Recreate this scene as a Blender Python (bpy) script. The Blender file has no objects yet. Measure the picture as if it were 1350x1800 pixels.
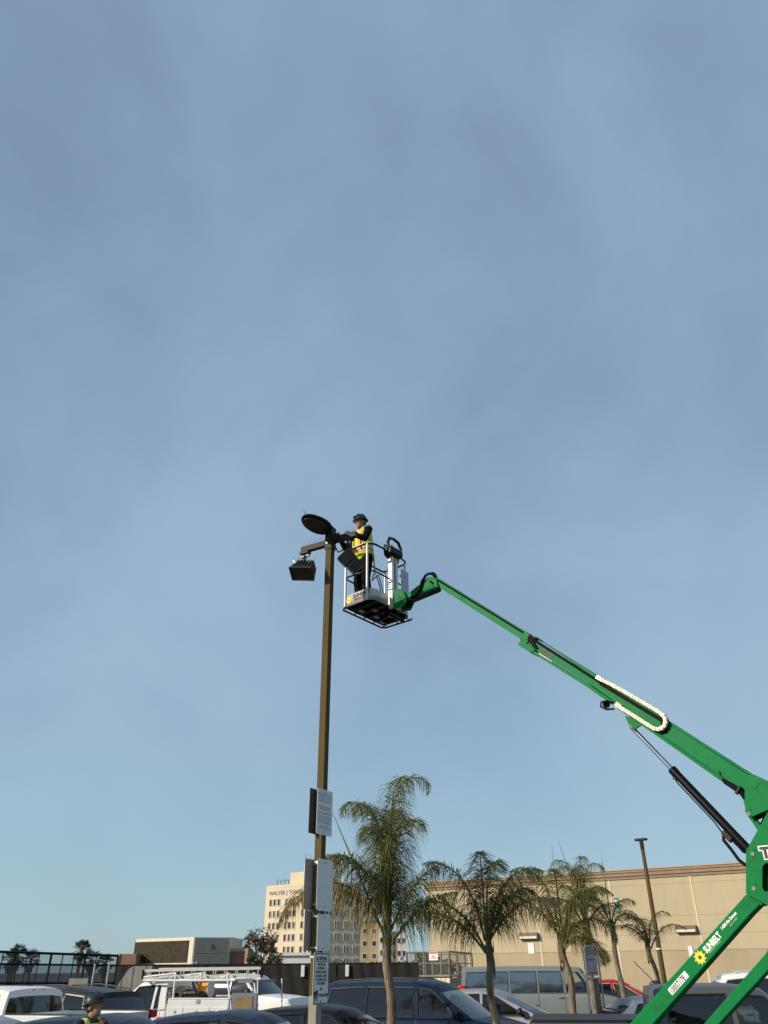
import bpy, bmesh, math, random
from mathutils import Vector, Matrix, noise
R_ = math.radians
random.seed(11)
scn = bpy.context.scene
COL = scn.collection
V = Vector

# ---------------------------------------------------------------- camera
TH, PH, FPX, CZ = R_(30.8), R_(-0.43), 1350.0, 1.97
_r0, _u0, FWD = V((1, 0, 0)), V((0, -math.sin(TH), math.cos(TH))), V((0, math.cos(TH), math.sin(TH)))
RGT = _r0 * math.cos(PH) + _u0 * math.sin(PH)
UPV = -_r0 * math.sin(PH) + _u0 * math.cos(PH)
CAM = V((0, 0, CZ))
cd = bpy.data.cameras.new('camera')
cam = bpy.data.objects.new('camera', cd); COL.objects.link(cam)
cam.matrix_world = Matrix(((RGT.x, UPV.x, -FWD.x, 0), (RGT.y, UPV.y, -FWD.y, 0), (RGT.z, UPV.z, -FWD.z, CZ), (0, 0, 0, 1)))
cd.sensor_fit = 'VERTICAL'; cd.sensor_height = 24.0
cd.lens = 24.0 * FPX / 1800.0
cd.clip_start = 0.1; cd.clip_end = 5000
scn.camera = cam

# ---------------------------------------------------------------- world, sun, exposure
SUN_EL, SUN_AZ = R_(25), math.atan2(-0.89, -0.45)      # azimuth measured from +Y towards +X
SUN = V((math.sin(SUN_AZ) * math.cos(SUN_EL), math.cos(SUN_AZ) * math.cos(SUN_EL), math.sin(SUN_EL)))
w = bpy.data.worlds.new('World'); scn.world = w; w.use_nodes = True
nt = w.node_tree; nt.nodes.clear()
def N(tree, typ, **kw):
    n = tree.nodes.new(typ)
    for k, v in kw.items():
        if k.startswith('i_'):
            n.inputs[k[2:].replace('_', ' ')].default_value = v
        else:
            setattr(n, k, v)
    return n
def L(tree, a, b): tree.links.new(a, b)
out = N(nt, 'ShaderNodeOutputWorld'); bg = N(nt, 'ShaderNodeBackground')
sky = N(nt, 'ShaderNodeTexSky', sky_type='NISHITA', sun_disc=False, sun_elevation=SUN_EL, sun_rotation=SUN_AZ % (2 * math.pi),
        air_density=1.0, dust_density=0.6, ozone_density=3.0, altitude=50)
bg.inputs['Strength'].default_value = 0.10
tc = N(nt, 'ShaderNodeTexCoord')
sp = N(nt, 'ShaderNodeSeparateXYZ'); L(nt, tc.outputs['Generated'], sp.inputs[0])
zz = N(nt, 'ShaderNodeMath', operation='MAXIMUM'); L(nt, sp.outputs['Z'], zz.inputs[0]); zz.inputs[1].default_value = 0.0
za = N(nt, 'ShaderNodeMath', operation='ADD'); L(nt, zz.outputs[0], za.inputs[0]); za.inputs[1].default_value = 0.22
dv = N(nt, 'ShaderNodeVectorMath', operation='DIVIDE')
cb = N(nt, 'ShaderNodeCombineXYZ')
for k in range(3): L(nt, za.outputs[0], cb.inputs[k])
L(nt, tc.outputs['Generated'], dv.inputs[0]); L(nt, cb.outputs[0], dv.inputs[1])
mp = N(nt, 'ShaderNodeMapping'); mp.inputs['Rotation'].default_value = (R_(20), R_(38), 0); mp.inputs['Scale'].default_value = (1.9, 1.5, 1.7); mp.inputs['Location'].default_value = (3.1, 0.7, 0)
L(nt, tc.outputs['Generated'], mp.inputs['Vector'])
n1 = N(nt, 'ShaderNodeTexNoise', i_Scale=1.5, i_Detail=8.0, i_Roughness=0.52, i_Distortion=0.6); L(nt, mp.outputs[0], n1.inputs['Vector'])
n2 = N(nt, 'ShaderNodeTexNoise', i_Scale=2.3, i_Detail=5.0, i_Roughness=0.5); L(nt, tc.outputs['Generated'], n2.inputs['Vector'])
mm = N(nt, 'ShaderNodeMath', operation='ADD'); L(nt, n1.outputs['Fac'], mm.inputs[0]); L(nt, n2.outputs['Fac'], mm.inputs[1])
mr = N(nt, 'ShaderNodeMapRange'); mr.inputs['From Min'].default_value = 0.78; mr.inputs['From Max'].default_value = 1.3
mr.inputs['To Min'].default_value = 0.64; mr.inputs['To Max'].default_value = 1.05
L(nt, mm.outputs[0], mr.inputs['Value'])
mix = N(nt, 'ShaderNodeMix', data_type='RGBA'); L(nt, mr.outputs[0], mix.inputs['Factor'])
cr_ = N(nt, 'ShaderNodeValToRGB'); L(nt, zz.outputs[0], cr_.inputs[0])                        # veil colour from horizon to zenith
cr_.color_ramp.elements[0].position = 0.0; cr_.color_ramp.elements[0].color = (0.338, 0.503, 0.580, 1)
cr_.color_ramp.elements[1].position = 0.75; cr_.color_ramp.elements[1].color = (0.235, 0.334, 0.472, 1)
e_ = cr_.color_ramp.elements.new(0.25); e_.color = (0.300, 0.432, 0.555, 1)
sc_ = N(nt, 'ShaderNodeVectorMath', operation='SCALE'); sc_.inputs['Scale'].default_value = 11.7; L(nt, cr_.outputs['Color'], sc_.inputs[0])
L(nt, sky.outputs[0], mix.inputs['A']); L(nt, sc_.outputs[0], mix.inputs['B'])   # thin sunlit cirrus veil
L(nt, mix.outputs['Result'], bg.inputs['Color']); L(nt, bg.outputs[0], out.inputs['Surface'])

sl = bpy.data.lights.new('sun', 'SUN'); sl.energy = 4.8; sl.angle = R_(0.6); sl.color = (1.0, 0.89, 0.72)
so = bpy.data.objects.new('sun', sl); COL.objects.link(so)
so.rotation_euler = (-SUN).to_track_quat('-Z', 'Y').to_euler(); so.location = SUN * 50
vs = scn.view_settings
vs.view_transform = 'Standard'; vs.look = 'None'; vs.exposure = 0.0; vs.gamma = 1.0; vs.use_curve_mapping = False
scn.cycles.max_bounces = 8; scn.cycles.transparent_max_bounces = 16

# ---------------------------------------------------------------- pixel -> direction helpers (photo pixels 1350x1800)
def ray(x, y): return RGT * ((x - 675) / FPX) + UPV * ((900 - y) / FPX) + FWD
def atY(x, y, Y):
    d = ray(x, y); return CAM + d * (Y / d.y)
def onp(x, y, p0, n):
    d = ray(x, y); return CAM + d * ((p0 - CAM).dot(n) / d.dot(n))
def gx(px, Y): return atY(px, 1704, Y).x

# ---------------------------------------------------------------- materials
MATS = {}
def mat(name, col, rough=0.6, metal=0.0, var=0.12, scale=6.0, bump=0.0, bscale=40.0, coat=0.0, spec=0.5, trans=0.0, rnd=0.0, dirt=None, stretch=None):
    if name in MATS: return MATS[name]
    m = bpy.data.materials.new(name); m.use_nodes = True
    t = m.node_tree; b = t.nodes['Principled BSDF']
    tcn = N(t, 'ShaderNodeTexCoord')
    src = tcn.outputs['Object']
    if stretch:
        mpn = N(t, 'ShaderNodeMapping'); mpn.inputs['Scale'].default_value = stretch; L(t, src, mpn.inputs['Vector']); src = mpn.outputs[0]
    nz = N(t, 'ShaderNodeTexNoise', i_Scale=scale, i_Detail=6.0, i_Roughness=0.6); L(t, src, nz.inputs['Vector'])
    mrn = N(t, 'ShaderNodeMapRange'); mrn.inputs['From Min'].default_value = 0.3; mrn.inputs['From Max'].default_value = 0.7
    mrn.inputs['To Min'].default_value = 1 - var; mrn.inputs['To Max'].default_value = 1 + var; L(t, nz.outputs['Fac'], mrn.inputs['Value'])
    fac = mrn.outputs[0]
    if rnd:
        oi = N(t, 'ShaderNodeObjectInfo'); mr2 = N(t, 'ShaderNodeMapRange'); mr2.inputs['To Min'].default_value = 1 - rnd; mr2.inputs['To Max'].default_value = 1 + rnd
        L(t, oi.outputs['Random'], mr2.inputs['Value']); mu = N(t, 'ShaderNodeMath', operation='MULTIPLY'); L(t, fac, mu.inputs[0]); L(t, mr2.outputs[0], mu.inputs[1]); fac = mu.outputs[0]
    vm = N(t, 'ShaderNodeVectorMath', operation='SCALE'); vm.inputs[0].default_value = col[:3]; L(t, fac, vm.inputs['Scale'])
    cout = vm.outputs[0]
    if dirt:
        dn = N(t, 'ShaderNodeTexNoise', i_Scale=dirt[1], i_Detail=8.0, i_Roughness=0.7); L(t, src, dn.inputs['Vector'])
        dr = N(t, 'ShaderNodeMapRange'); dr.inputs['From Min'].default_value = 0.5; dr.inputs['From Max'].default_value = 0.72; dr.inputs['To Max'].default_value = dirt[2]; L(t, dn.outputs['Fac'], dr.inputs['Value'])
        dm = N(t, 'ShaderNodeMix', data_type='RGBA'); L(t, dr.outputs[0], dm.inputs['Factor']); L(t, cout, dm.inputs['A']); dm.inputs['B'].default_value = (*dirt[0], 1); cout = dm.outputs['Result']
    L(t, cout, b.inputs['Base Color'])
    rr = N(t, 'ShaderNodeMapRange'); rr.inputs['To Min'].default_value = max(0.02, rough - 0.06); rr.inputs['To Max'].default_value = min(1, rough + 0.06); L(t, nz.outputs['Fac'], rr.inputs['Value']); L(t, rr.outputs[0], b.inputs['Roughness'])
    b.inputs['Metallic'].default_value = metal; b.inputs['Specular IOR Level'].default_value = spec
    b.inputs['Coat Weight'].default_value = coat; b.inputs['Coat Roughness'].default_value = 0.04
    if bump:
        bn = N(t, 'ShaderNodeTexNoise', i_Scale=bscale, i_Detail=5.0); L(t, src, bn.inputs['Vector'])
        bp_ = N(t, 'ShaderNodeBump', i_Strength=bump, i_Distance=0.02); L(t, bn.outputs['Fac'], bp_.inputs['Height']); L(t, bp_.outputs[0], b.inputs['Normal'])
    if trans:
        tr = N(t, 'ShaderNodeBsdfTranslucent'); L(t, cout, tr.inputs['Color'])
        ms = N(t, 'ShaderNodeMixShader'); ms.inputs[0].default_value = trans
        L(t, b.outputs[0], ms.inputs[1]); L(t, tr.outputs[0], ms.inputs[2]); L(t, ms.outputs[0], t.nodes['Material Output'].inputs['Surface'])
    MATS[name] = m; return m
def glass(name, tint, rough=0.03, density=0.5, film=0.03):
    """car and window glass: a clear tinted sheet with a mirror-like film"""
    if name in MATS: return MATS[name]
    m = bpy.data.materials.new(name); m.use_nodes = True; t = m.node_tree; t.nodes.clear()
    o = N(t, 'ShaderNodeOutputMaterial'); tr = N(t, 'ShaderNodeBsdfTransparent'); tr.inputs[0].default_value = (*tint, 1)
    g = N(t, 'ShaderNodeBsdfGlossy'); g.inputs['Roughness'].default_value = rough; g.inputs['Color'].default_value = (0.95, 0.97, 1, 1)
    df = N(t, 'ShaderNodeBsdfDiffuse'); df.inputs[0].default_value = (0.03, 0.03, 0.028, 1)
    nz = N(t, 'ShaderNodeTexNoise', i_Scale=3.0, i_Detail=6.0); tcn = N(t, 'ShaderNodeTexCoord'); L(t, tcn.outputs['Object'], nz.inputs['Vector'])
    mrn = N(t, 'ShaderNodeMapRange'); mrn.inputs['To Min'].default_value = density * 0.5; mrn.inputs['To Max'].default_value = density * 1.1; L(t, nz.outputs['Fac'], mrn.inputs['Value'])
    m1 = N(t, 'ShaderNodeMixShader'); L(t, mrn.outputs[0], m1.inputs[0]); L(t, tr.outputs[0], m1.inputs[1]); L(t, df.outputs[0], m1.inputs[2])
    fr = N(t, 'ShaderNodeFresnel'); fr.inputs[0].default_value = 1.55
    fm = N(t, 'ShaderNodeMath', operation='MULTIPLY_ADD'); L(t, fr.outputs[0], fm.inputs[0]); fm.inputs[1].default_value = 1.0; fm.inputs[2].default_value = film
    m2 = N(t, 'ShaderNodeMixShader'); L(t, fm.outputs[0], m2.inputs[0]); L(t, m1.outputs[0], m2.inputs[1]); L(t, g.outputs[0], m2.inputs[2])
    L(t, m2.outputs[0], o.inputs['Surface']); MATS[name] = m; return m
def mesh_cloth(name, col, open_):
    """woven screen or wire netting too fine to model: partly open sheet"""
    if name in MATS: return MATS[name]
    m = bpy.data.materials.new(name); m.use_nodes = True; t = m.node_tree; b = t.nodes['Principled BSDF']
    b.inputs['Base Color'].default_value = (*col, 1); b.inputs['Roughness'].default_value = 0.8
    nz = N(t, 'ShaderNodeTexNoise', i_Scale=1.2, i_Detail=4.0); tcn = N(t, 'ShaderNodeTexCoord'); L(t, tcn.outputs['Object'], nz.inputs['Vector'])
    mrn = N(t, 'ShaderNodeMapRange'); mrn.inputs['To Min'].default_value = open_ * 0.85; mrn.inputs['To Max'].default_value = min(1, open_ * 1.15); L(t, nz.outputs['Fac'], mrn.inputs['Value'])
    tr = N(t, 'ShaderNodeBsdfTransparent'); ms = N(t, 'ShaderNodeMixShader'); L(t, mrn.outputs[0], ms.inputs[0]); L(t, b.outputs[0], ms.inputs[1]); L(t, tr.outputs[0], ms.inputs[2])
    L(t, ms.outputs[0], t.nodes['Material Output'].inputs['Surface']); MATS[name] = m; return m
M = dict(
    asphalt=mat('asphalt', (0.055, 0.054, 0.052), 0.9, var=0.3, scale=2.0, bump=0.4, bscale=120),
    paint=mat('road_paint', (0.7, 0.69, 0.64), 0.7, var=0.2, scale=10),
    concrete=mat('concrete', (0.30, 0.285, 0.26), 0.85, var=0.18, scale=3, bump=0.2, bscale=60, dirt=((0.13, 0.12, 0.10), 2.0, 0.6)),
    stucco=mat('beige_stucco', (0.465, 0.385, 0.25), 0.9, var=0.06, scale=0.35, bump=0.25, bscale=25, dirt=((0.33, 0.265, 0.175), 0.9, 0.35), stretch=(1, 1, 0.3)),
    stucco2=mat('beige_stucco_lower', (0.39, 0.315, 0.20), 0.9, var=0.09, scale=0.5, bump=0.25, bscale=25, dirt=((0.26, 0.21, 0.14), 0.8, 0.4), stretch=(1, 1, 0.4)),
    cornice=mat('brown_cornice', (0.29, 0.205, 0.13), 0.8, var=0.12, scale=2),
    seam=mat('pale_sealant', (0.72, 0.62, 0.45), 0.7, var=0.06),
    tower=mat('cream_tower', (0.62, 0.51, 0.36), 0.9, var=0.05, scale=0.15, dirt=((0.42, 0.34, 0.24), 0.1, 0.35)),
    tan=mat('tan_render', (0.42, 0.31, 0.17), 0.9, var=0.05, scale=0.15),
    offwhite=mat('offwhite_render', (0.62, 0.60, 0.56), 0.9, var=0.05, scale=0.15),
    winframe=mat('window_frame', (0.55, 0.5, 0.42), 0.6),
    pane=mat('dark_pane', (0.06, 0.056, 0.05), 0.15, var=0.4, scale=0.5, rnd=0.85),
    pole=mat('bronze_pole_paint', (0.104, 0.077, 0.035), 0.7, spec=0.04, var=0.14, scale=4, bump=0.05, dirt=((0.09, 0.075, 0.05), 6, 0.5), stretch=(1, 1, 0.25)),
    polecon=mat('pole_base_concrete', (0.27, 0.25, 0.21), 0.9, var=0.2, scale=6, bump=0.3),
    darkfix=mat('dark_bronze_fixture', (0.022, 0.021, 0.018), 0.6, var=0.2, scale=8, spec=0.25),
    lens=mat('lamp_lens', (0.018, 0.017, 0.015), 0.35, var=0.1, spec=0.3),
    spike=mat('bird_spike', (0.55, 0.55, 0.55), 0.3, metal=0.6),
    signwhite=mat('sign_white', (0.72, 0.72, 0.71), 0.45, var=0.07, scale=5, dirt=((0.42, 0.42, 0.42), 4, 0.4)),
    signback=mat('sign_bare_aluminium', (0.26, 0.26, 0.27), 0.5, metal=0.3, var=0.12, scale=4),
    signdark=mat('sign_dark_back', (0.03, 0.03, 0.03), 0.6),
    ink=mat('black_ink', (0.03, 0.03, 0.035), 0.6),
    printink=mat('printed_ink', (0.07, 0.07, 0.08), 0.6),
    greyink=mat('faded_ink', (0.36, 0.37, 0.40), 0.6),
    redink=mat('red_ink', (0.55, 0.06, 0.05), 0.5),
    steel=mat('galvanised_steel', (0.42, 0.43, 0.44), 0.42, metal=0.6, var=0.15, scale=12),
    alu=mat('brushed_aluminium', (0.52, 0.51, 0.47), 0.42, metal=0.35, var=0.1, scale=10),
    alupaint=mat('silver_post', (0.66, 0.65, 0.61), 0.45, metal=0.2, var=0.08),
    chrome=mat('chrome_rod', (0.8, 0.82, 0.85), 0.12, metal=1.0, var=0.03),
    green=mat('green_machine_paint', (0.001, 0.172, 0.045), 0.5, var=0.10, scale=3, spec=0.10, dirt=((0.020, 0.085, 0.035), 9, 0.7)),
    black=mat('black_paint', (0.005, 0.005, 0.006), 0.3, var=0.2, spec=0.22),
    rubber=mat('black_rubber', (0.009, 0.009, 0.010), 0.8, var=0.2, spec=0.12),
    chain=mat('cream_cable_chain', (0.72, 0.66, 0.50), 0.55, var=0.12, rnd=0.08),
    yellow=mat('yellow_decal', (0.80, 0.60, 0.03), 0.5, var=0.05),
    white=mat('white_decal', (0.80, 0.80, 0.76), 0.5, var=0.05),
    brass=mat('zinc_pin', (0.62, 0.56, 0.38), 0.35, metal=0.7),
    trunk=mat('palm_trunk', (0.16, 0.122, 0.085), 0.9, var=0.7, scale=9, bump=1.0, bscale=22, stretch=(1, 1, 0.35)),
    boot=mat('palm_leaf_base', (0.13, 0.10, 0.05), 0.9, var=0.4, scale=8, bump=0.5),
    rachis=mat('palm_rachis', (0.14, 0.145, 0.04), 0.6, var=0.2),
    frond=mat('palm_leaflets', (0.115, 0.118, 0.026), 0.5, var=0.4, scale=2.0, trans=0.28, rnd=0.35, spec=0.25),
    frondy=mat('palm_leaflets_dry', (0.30, 0.22, 0.075), 0.55, var=0.3, scale=2.0, trans=0.2, rnd=0.25),
    leaf=mat('tree_leaf', (0.05, 0.065, 0.025), 0.6, var=0.4, scale=1.0, trans=0.15),
    leafbr=mat('tree_leaf_bronze', (0.10, 0.062, 0.036), 0.6, var=0.4, scale=1.0, trans=0.12),
    bark=mat('bark', (0.10, 0.075, 0.055), 0.9, var=0.3, scale=6, bump=0.5),
    screen=mat('fence_windscreen', (0.017, 0.014, 0.012), 0.9, var=0.25, scale=1.2),
    net=mesh_cloth('fence_netting', (0.03, 0.03, 0.03), 0.62),
    netdense=mesh_cloth('fence_netting_dense', (0.07, 0.075, 0.075), 0.30),
    wire=mesh_cloth('wire_mesh', (0.16, 0.15, 0.13), 0.80),
    cream=mat('cream_sheet_metal', (0.62, 0.57, 0.42), 0.55, var=0.06, scale=2),
    greyp=mat('grey_panel', (0.19, 0.19, 0.18), 0.6, var=0.08, scale=1.5),
    louver=mat('brown_coil', (0.062, 0.05, 0.033), 0.8, var=0.35, scale=5, bump=0.4, bscale=20),
    brick=mat('brown_plaster', (0.23, 0.13, 0.085), 0.85, var=0.12, scale=2),
    corr=mat('weathered_sheet', (0.25, 0.24, 0.20), 0.75, var=0.18, scale=2),
    fixture=mat('wall_pack_bronze', (0.16, 0.13, 0.09), 0.5, var=0.1),
    diffuser=mat('wall_pack_lens', (0.7, 0.66, 0.55), 0.3),
    greensign=mat('green_letter_sign', (0.01, 0.22, 0.13), 0.5),
    poster=mat('paper_poster', (0.72, 0.72, 0.72), 0.6, var=0.1),
    gl_clear=glass('car_glass_clear', (0.78, 0.88, 0.80), density=0.12),
    gl_mid=glass('car_glass_mid', (0.30, 0.35, 0.34), density=0.12),
    gl_dark=glass('car_glass_privacy', (0.05, 0.052, 0.055), density=0.15),
    gl_film=glass('van_glass_film', (0.20, 0.24, 0.24), density=0.12, film=0.26, rough=0.08),
    inter=mat('car_interior', (0.05, 0.05, 0.05), 0.8),
    interl=mat('car_interior_grey', (0.16, 0.155, 0.15), 0.8),
    trim=mat('black_trim', (0.014, 0.014, 0.015), 0.5),
    tyre=mat('tyre', (0.02, 0.02, 0.02), 0.85),
    rim=mat('wheel_rim', (0.45, 0.46, 0.47), 0.35, metal=0.8),
    red=mat('tail_lamp', (0.55, 0.02, 0.02), 0.15, var=0.1, coat=0.6),
    lamp=mat('head_lamp', (0.6, 0.58, 0.52), 0.12, var=0.1, coat=0.8, metal=0.3),
    amber=mat('amber_lamp', (0.6, 0.25, 0.06), 0.15, coat=0.6),
    wood=mat('plywood', (0.22, 0.155, 0.08), 0.8, var=0.2, scale=4, stretch=(1, 6, 6)),
    orange=mat('orange_reel', (0.65, 0.28, 0.02), 0.45),
    skin=mat('skin', (0.34, 0.18, 0.115), 0.55, var=0.08, scale=12),
    skin2=mat('skin_tanned', (0.34, 0.175, 0.11), 0.5, var=0.08, scale=12),
    hat=mat('hard_hat_charcoal', (0.022, 0.026, 0.028), 0.4, var=0.15, coat=0.15, spec=0.3),
    shirt=mat('black_shirt', (0.006, 0.006, 0.007), 0.9, var=0.2, scale=14, spec=0.1),
    navy=mat('navy_shirt', (0.012, 0.016, 0.035), 0.85, var=0.2, scale=14),
    trousers=mat('black_work_trousers', (0.006, 0.006, 0.008), 0.9, var=0.2, scale=14, spec=0.1),
    boots=mat('work_boot', (0.03, 0.022, 0.015), 0.7),
    vest=mat('lime_vest', (0.60, 0.66, 0.025), 0.7, var=0.08, scale=16),
    vestor=mat('orange_stripe', (0.85, 0.16, 0.02), 0.6, var=0.06),
    refl=mat('reflective_tape', (0.62, 0.55, 0.30), 0.4),
    strap=mat('yellow_strap', (0.62, 0.45, 0.05), 0.7),
    bluegrey=mat('dull_blue_grey', (0.16, 0.17, 0.20), 0.5),
)
def paint_mat(name, col, metal=0.0):
    return mat(name, col, 0.5, metal=metal, var=0.05, scale=2.5, coat=0.2, spec=0.06, dirt=((0.13, 0.12, 0.10), 3.0, 0.03))

# ---------------------------------------------------------------- builders
M['cagesteel'] = mat('dull_steel', (0.22, 0.20, 0.17), 0.6, metal=0.2)
ROOT = {}
def tag(o, label=None, cat=None, group=None, kind=None):
    if label: o['label'] = label
    if cat: o['category'] = cat
    if group: o['group'] = group
    if kind: o['kind'] = kind
    return o
def thing(name, label, cat, loc=(0, 0, 0), rz=0.0, group=None):
    o = bpy.data.objects.new(name, None); COL.objects.link(o)
    o.empty_display_size = 0.3; o.location = loc; o.rotation_euler = (0, 0, rz)
    ROOT[o.name] = V(loc) if rz == 0 else None
    return tag(o, label, cat, group)
def root_of(o):
    while o.parent: o = o.parent
    return o
class MB:
    """collects shapes; build() links them as one mesh object. World coordinates unless local=True."""
    def __init__(s, local=False): s.v = []; s.f = []; s.m = []; s.local = local; s.cm = 0
    def add(s, vs_, fs):
        b = len(s.v); s.v += [V(p) for p in vs_]
        for f in fs: s.f.append([b + i for i in f]); s.m.append(s.cm)
        return s
    def obox(s, c, ax, ay, az, hx, hy, hz):
        c = V(c); ax, ay, az = V(ax) * hx, V(ay) * hy, V(az) * hz
        return s.add([c + ax * i + ay * j + az * k for k in (-1, 1) for j in (-1, 1) for i in (-1, 1)],
                     [(0, 2, 3, 1), (4, 5, 7, 6), (0, 1, 5, 4), (2, 6, 7, 3), (0, 4, 6, 2), (1, 3, 7, 5)])
    def box(s, x0, x1, y0, y1, z0, z1):
        return s.obox(((x0 + x1) / 2, (y0 + y1) / 2, (z0 + z1) / 2), (1, 0, 0), (0, 1, 0), (0, 0, 1), abs(x1 - x0) / 2, abs(y1 - y0) / 2, abs(z1 - z0) / 2)
    def tube(s, p0, p1, r0, r1=None, n=8, caps=True):
        return s.path([p0, p1], [r0, r0 if r1 is None else r1], n, caps)
    def path(s, pts, r, n=8, caps=True, closed=False):
        pts = [V(p) for p in pts]; k = len(pts)
        rs = r if isinstance(r, (list, tuple)) else [r] * k
        ref = None; vs_ = []
        for i, p in enumerate(pts):
            if closed: t = pts[(i + 1) % k] - pts[i - 1]
            else: t = pts[min(i + 1, k - 1)] - pts[max(i - 1, 0)]
            t.normalize()
            if ref is None: ref = V((0, 0, 1)) if abs(t.z) < 0.9 else V((1, 0, 0))
            a = t.cross(ref).normalized(); b = a.cross(t).normalized(); ref = b
            for j in range(n):
                q = 2 * math.pi * j / n; vs_.append(p + (a * math.cos(q) + b * math.sin(q)) * rs[i])
        fs = []
        for i in range(k if closed else k - 1):
            for j in range(n):
                a0, b0 = i * n, ((i + 1) % k) * n
                fs.append((a0 + j, a0 + (j + 1) % n, b0 + (j + 1) % n, b0 + j))
        if caps and not closed: fs += [tuple(range(n))[::-1], tuple(range((k - 1) * n, k * n))]
        return s.add(vs_, fs)
    def prism(s, pa, pb):
        """two matching polygons, joined"""
        n = len(pa)
        return s.add(list(pa) + list(pb), [tuple(range(n))[::-1], tuple(range(n, 2 * n))] + [(i, (i + 1) % n, n + (i + 1) % n, n + i) for i in range(n)])
    def grid(s, rows, closed=False):
        b = [p for r in rows for p in r]; m = len(rows[0]); fs = []
        for i in range(len(rows) - 1):
            for j in range(m if closed else m - 1):
                fs.append((i * m + j, i * m + (j + 1) % m, (i + 1) * m + (j + 1) % m, (i + 1) * m + j))
        return s.add(b, fs)
    def ell(s, c, rx, ry, rz, rot=None, nu=12, nv=8):
        rows = []
        for i in range(nv + 1):
            t = math.pi * i / nv
            rows.append([V((rx * math.sin(t) * math.cos(2 * math.pi * j / nu), ry * math.sin(t) * math.sin(2 * math.pi * j / nu), rz * math.cos(t))) for j in range(nu)])
        rows = [[(rot @ p if rot else p) + V(c) for p in r] for r in rows]
        return s.grid(rows, True)
    def mesh(s, name, off=V((0, 0, 0)), smooth=None):
        me = bpy.data.meshes.new(name)
        me.from_pydata([p - off for p in s.v], [], s.f); me.validate()
        bm = bmesh.new(); bm.from_mesh(me); bmesh.ops.remove_doubles(bm, verts=bm.verts, dist=1e-5); bmesh.ops.recalc_face_normals(bm, faces=bm.faces); bm.to_mesh(me); bm.free()
        if smooth:
            me.polygons.foreach_set('use_smooth', [True] * len(me.polygons)); me.set_sharp_from_angle(angle=R_(smooth))
        return me
    def build(s, name, m, parent=None, smooth=None, bevel=0.0, loc=None, kind=None):
        off = V((0, 0, 0))
        if not s.local:
            if parent is not None: off = ROOT.get(root_of(parent).name) or V((0, 0, 0))
            elif loc is not None: off = V(loc)
        mm_ = m if isinstance(m, (list, tuple)) else [m]
        me = s.mesh(name, off, smooth)
        for x in mm_: me.materials.append(x)
        if len(mm_) > 1 and len(me.polygons) == len(s.m): me.polygons.foreach_set('material_index', s.m)
        o = bpy.data.objects.new(name, me); COL.objects.link(o)
        if parent is not None: o.parent = parent
        elif not s.local: o.location = off; ROOT[o.name] = off
        if bevel:
            bv = o.modifiers.new('bevel', 'BEVEL'); bv.width = bevel; bv.segments = 2; bv.limit_method = 'ANGLE'; bv.angle_limit = R_(40); bv.harden_normals = False
        if kind: o['kind'] = kind
        return o
def dup(o, parent=None, loc=None, name=None):
    c = o.copy(); COL.objects.link(c)
    if parent is not None: c.parent = parent
    if loc is not None: c.location = loc
    for ch in o.children: dup(ch, c)
    return c
def text(name, body, size, org, right, up, m, parent, sx=1.0, align='LEFT', bold=0.0, shear=0.0, local=False):
    """flat printed lettering as a thin mesh"""
    cu = bpy.data.curves.new('lettering', 'FONT'); cu.body = body; cu.size = size; cu.align_x = align; cu.extrude = 0.0008; cu.offset = bold; cu.shear = shear; cu.resolution_u = 2
    t = bpy.data.objects.new('lettering', cu)
    me = bpy.data.meshes.new_from_object(t); bpy.data.objects.remove(t)
    right, up = V(right).normalized(), V(up).normalized(); nn = right.cross(up)
    off = V((0, 0, 0)) if local else (ROOT.get(root_of(parent).name) or V((0, 0, 0)))
    mw = Matrix(((right.x * sx, up.x, nn.x, 0), (right.y * sx, up.y, nn.y, 0), (right.z * sx, up.z, nn.z, 0), (0, 0, 0, 1)))
    me.transform(Matrix.Translation(V(org) - off) @ mw)
    me.materials.clear(); me.materials.append(m)
    o = bpy.data.objects.new(name, me); COL.objects.link(o); o.parent = parent
    return o
Z = V((0, 0, 1))
# ================================================================ SETTING
g = MB().box(-900, 900, -200, 2500, -0.5, 0).build('ground', M['asphalt']); tag(g, kind='structure')
# parking bay lines and planter kerb (hidden low down behind the cars)
pk = MB()
for i in range(-8, 12):
    pk.box(i * 2.8 - 0.05, i * 2.8 + 0.05, 13.0, 18.2, 0.002, 0.004)
    pk.box(i * 2.8 - 0.05, i * 2.8 + 0.05, 20.6, 25.6, 0.002, 0.004)
tag(pk.build('bay_markings', M['paint']), kind='structure')
tag(MB().box(-3, 16, 18.3, 20.2, 0.0, 0.14).build('planter_kerb', M['concrete'], bevel=0.02), kind='structure')

# ---------------------------------------------------------------- store
zr = atY(1308, 1520, 43).z
A_ = atY(750, 1555, 52.2); B_ = atY(1308, 1520, 43); A_.z = B_.z = 0
wd = (B_ - A_).normalized(); wn = V((wd.y, -wd.x, 0))          # wn points at the camera
if wn.y > 0: wn = -wn
WL = (B_ - A_).length
def wp(s, z, d=0.0): return A_ + wd * s + wn * d + Z * z
def wpix(px, py):
    p = onp(px, py, A_, wn); return (p - A_).dot(wd), p.z
st = thing('store_building', 'long windowless beige stucco store wall with brown roof cornice behind the palms', 'building', A_)
END = WL + 26; DEEP = 40
zband = wpix(1225, 1669.5)[1]
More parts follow.
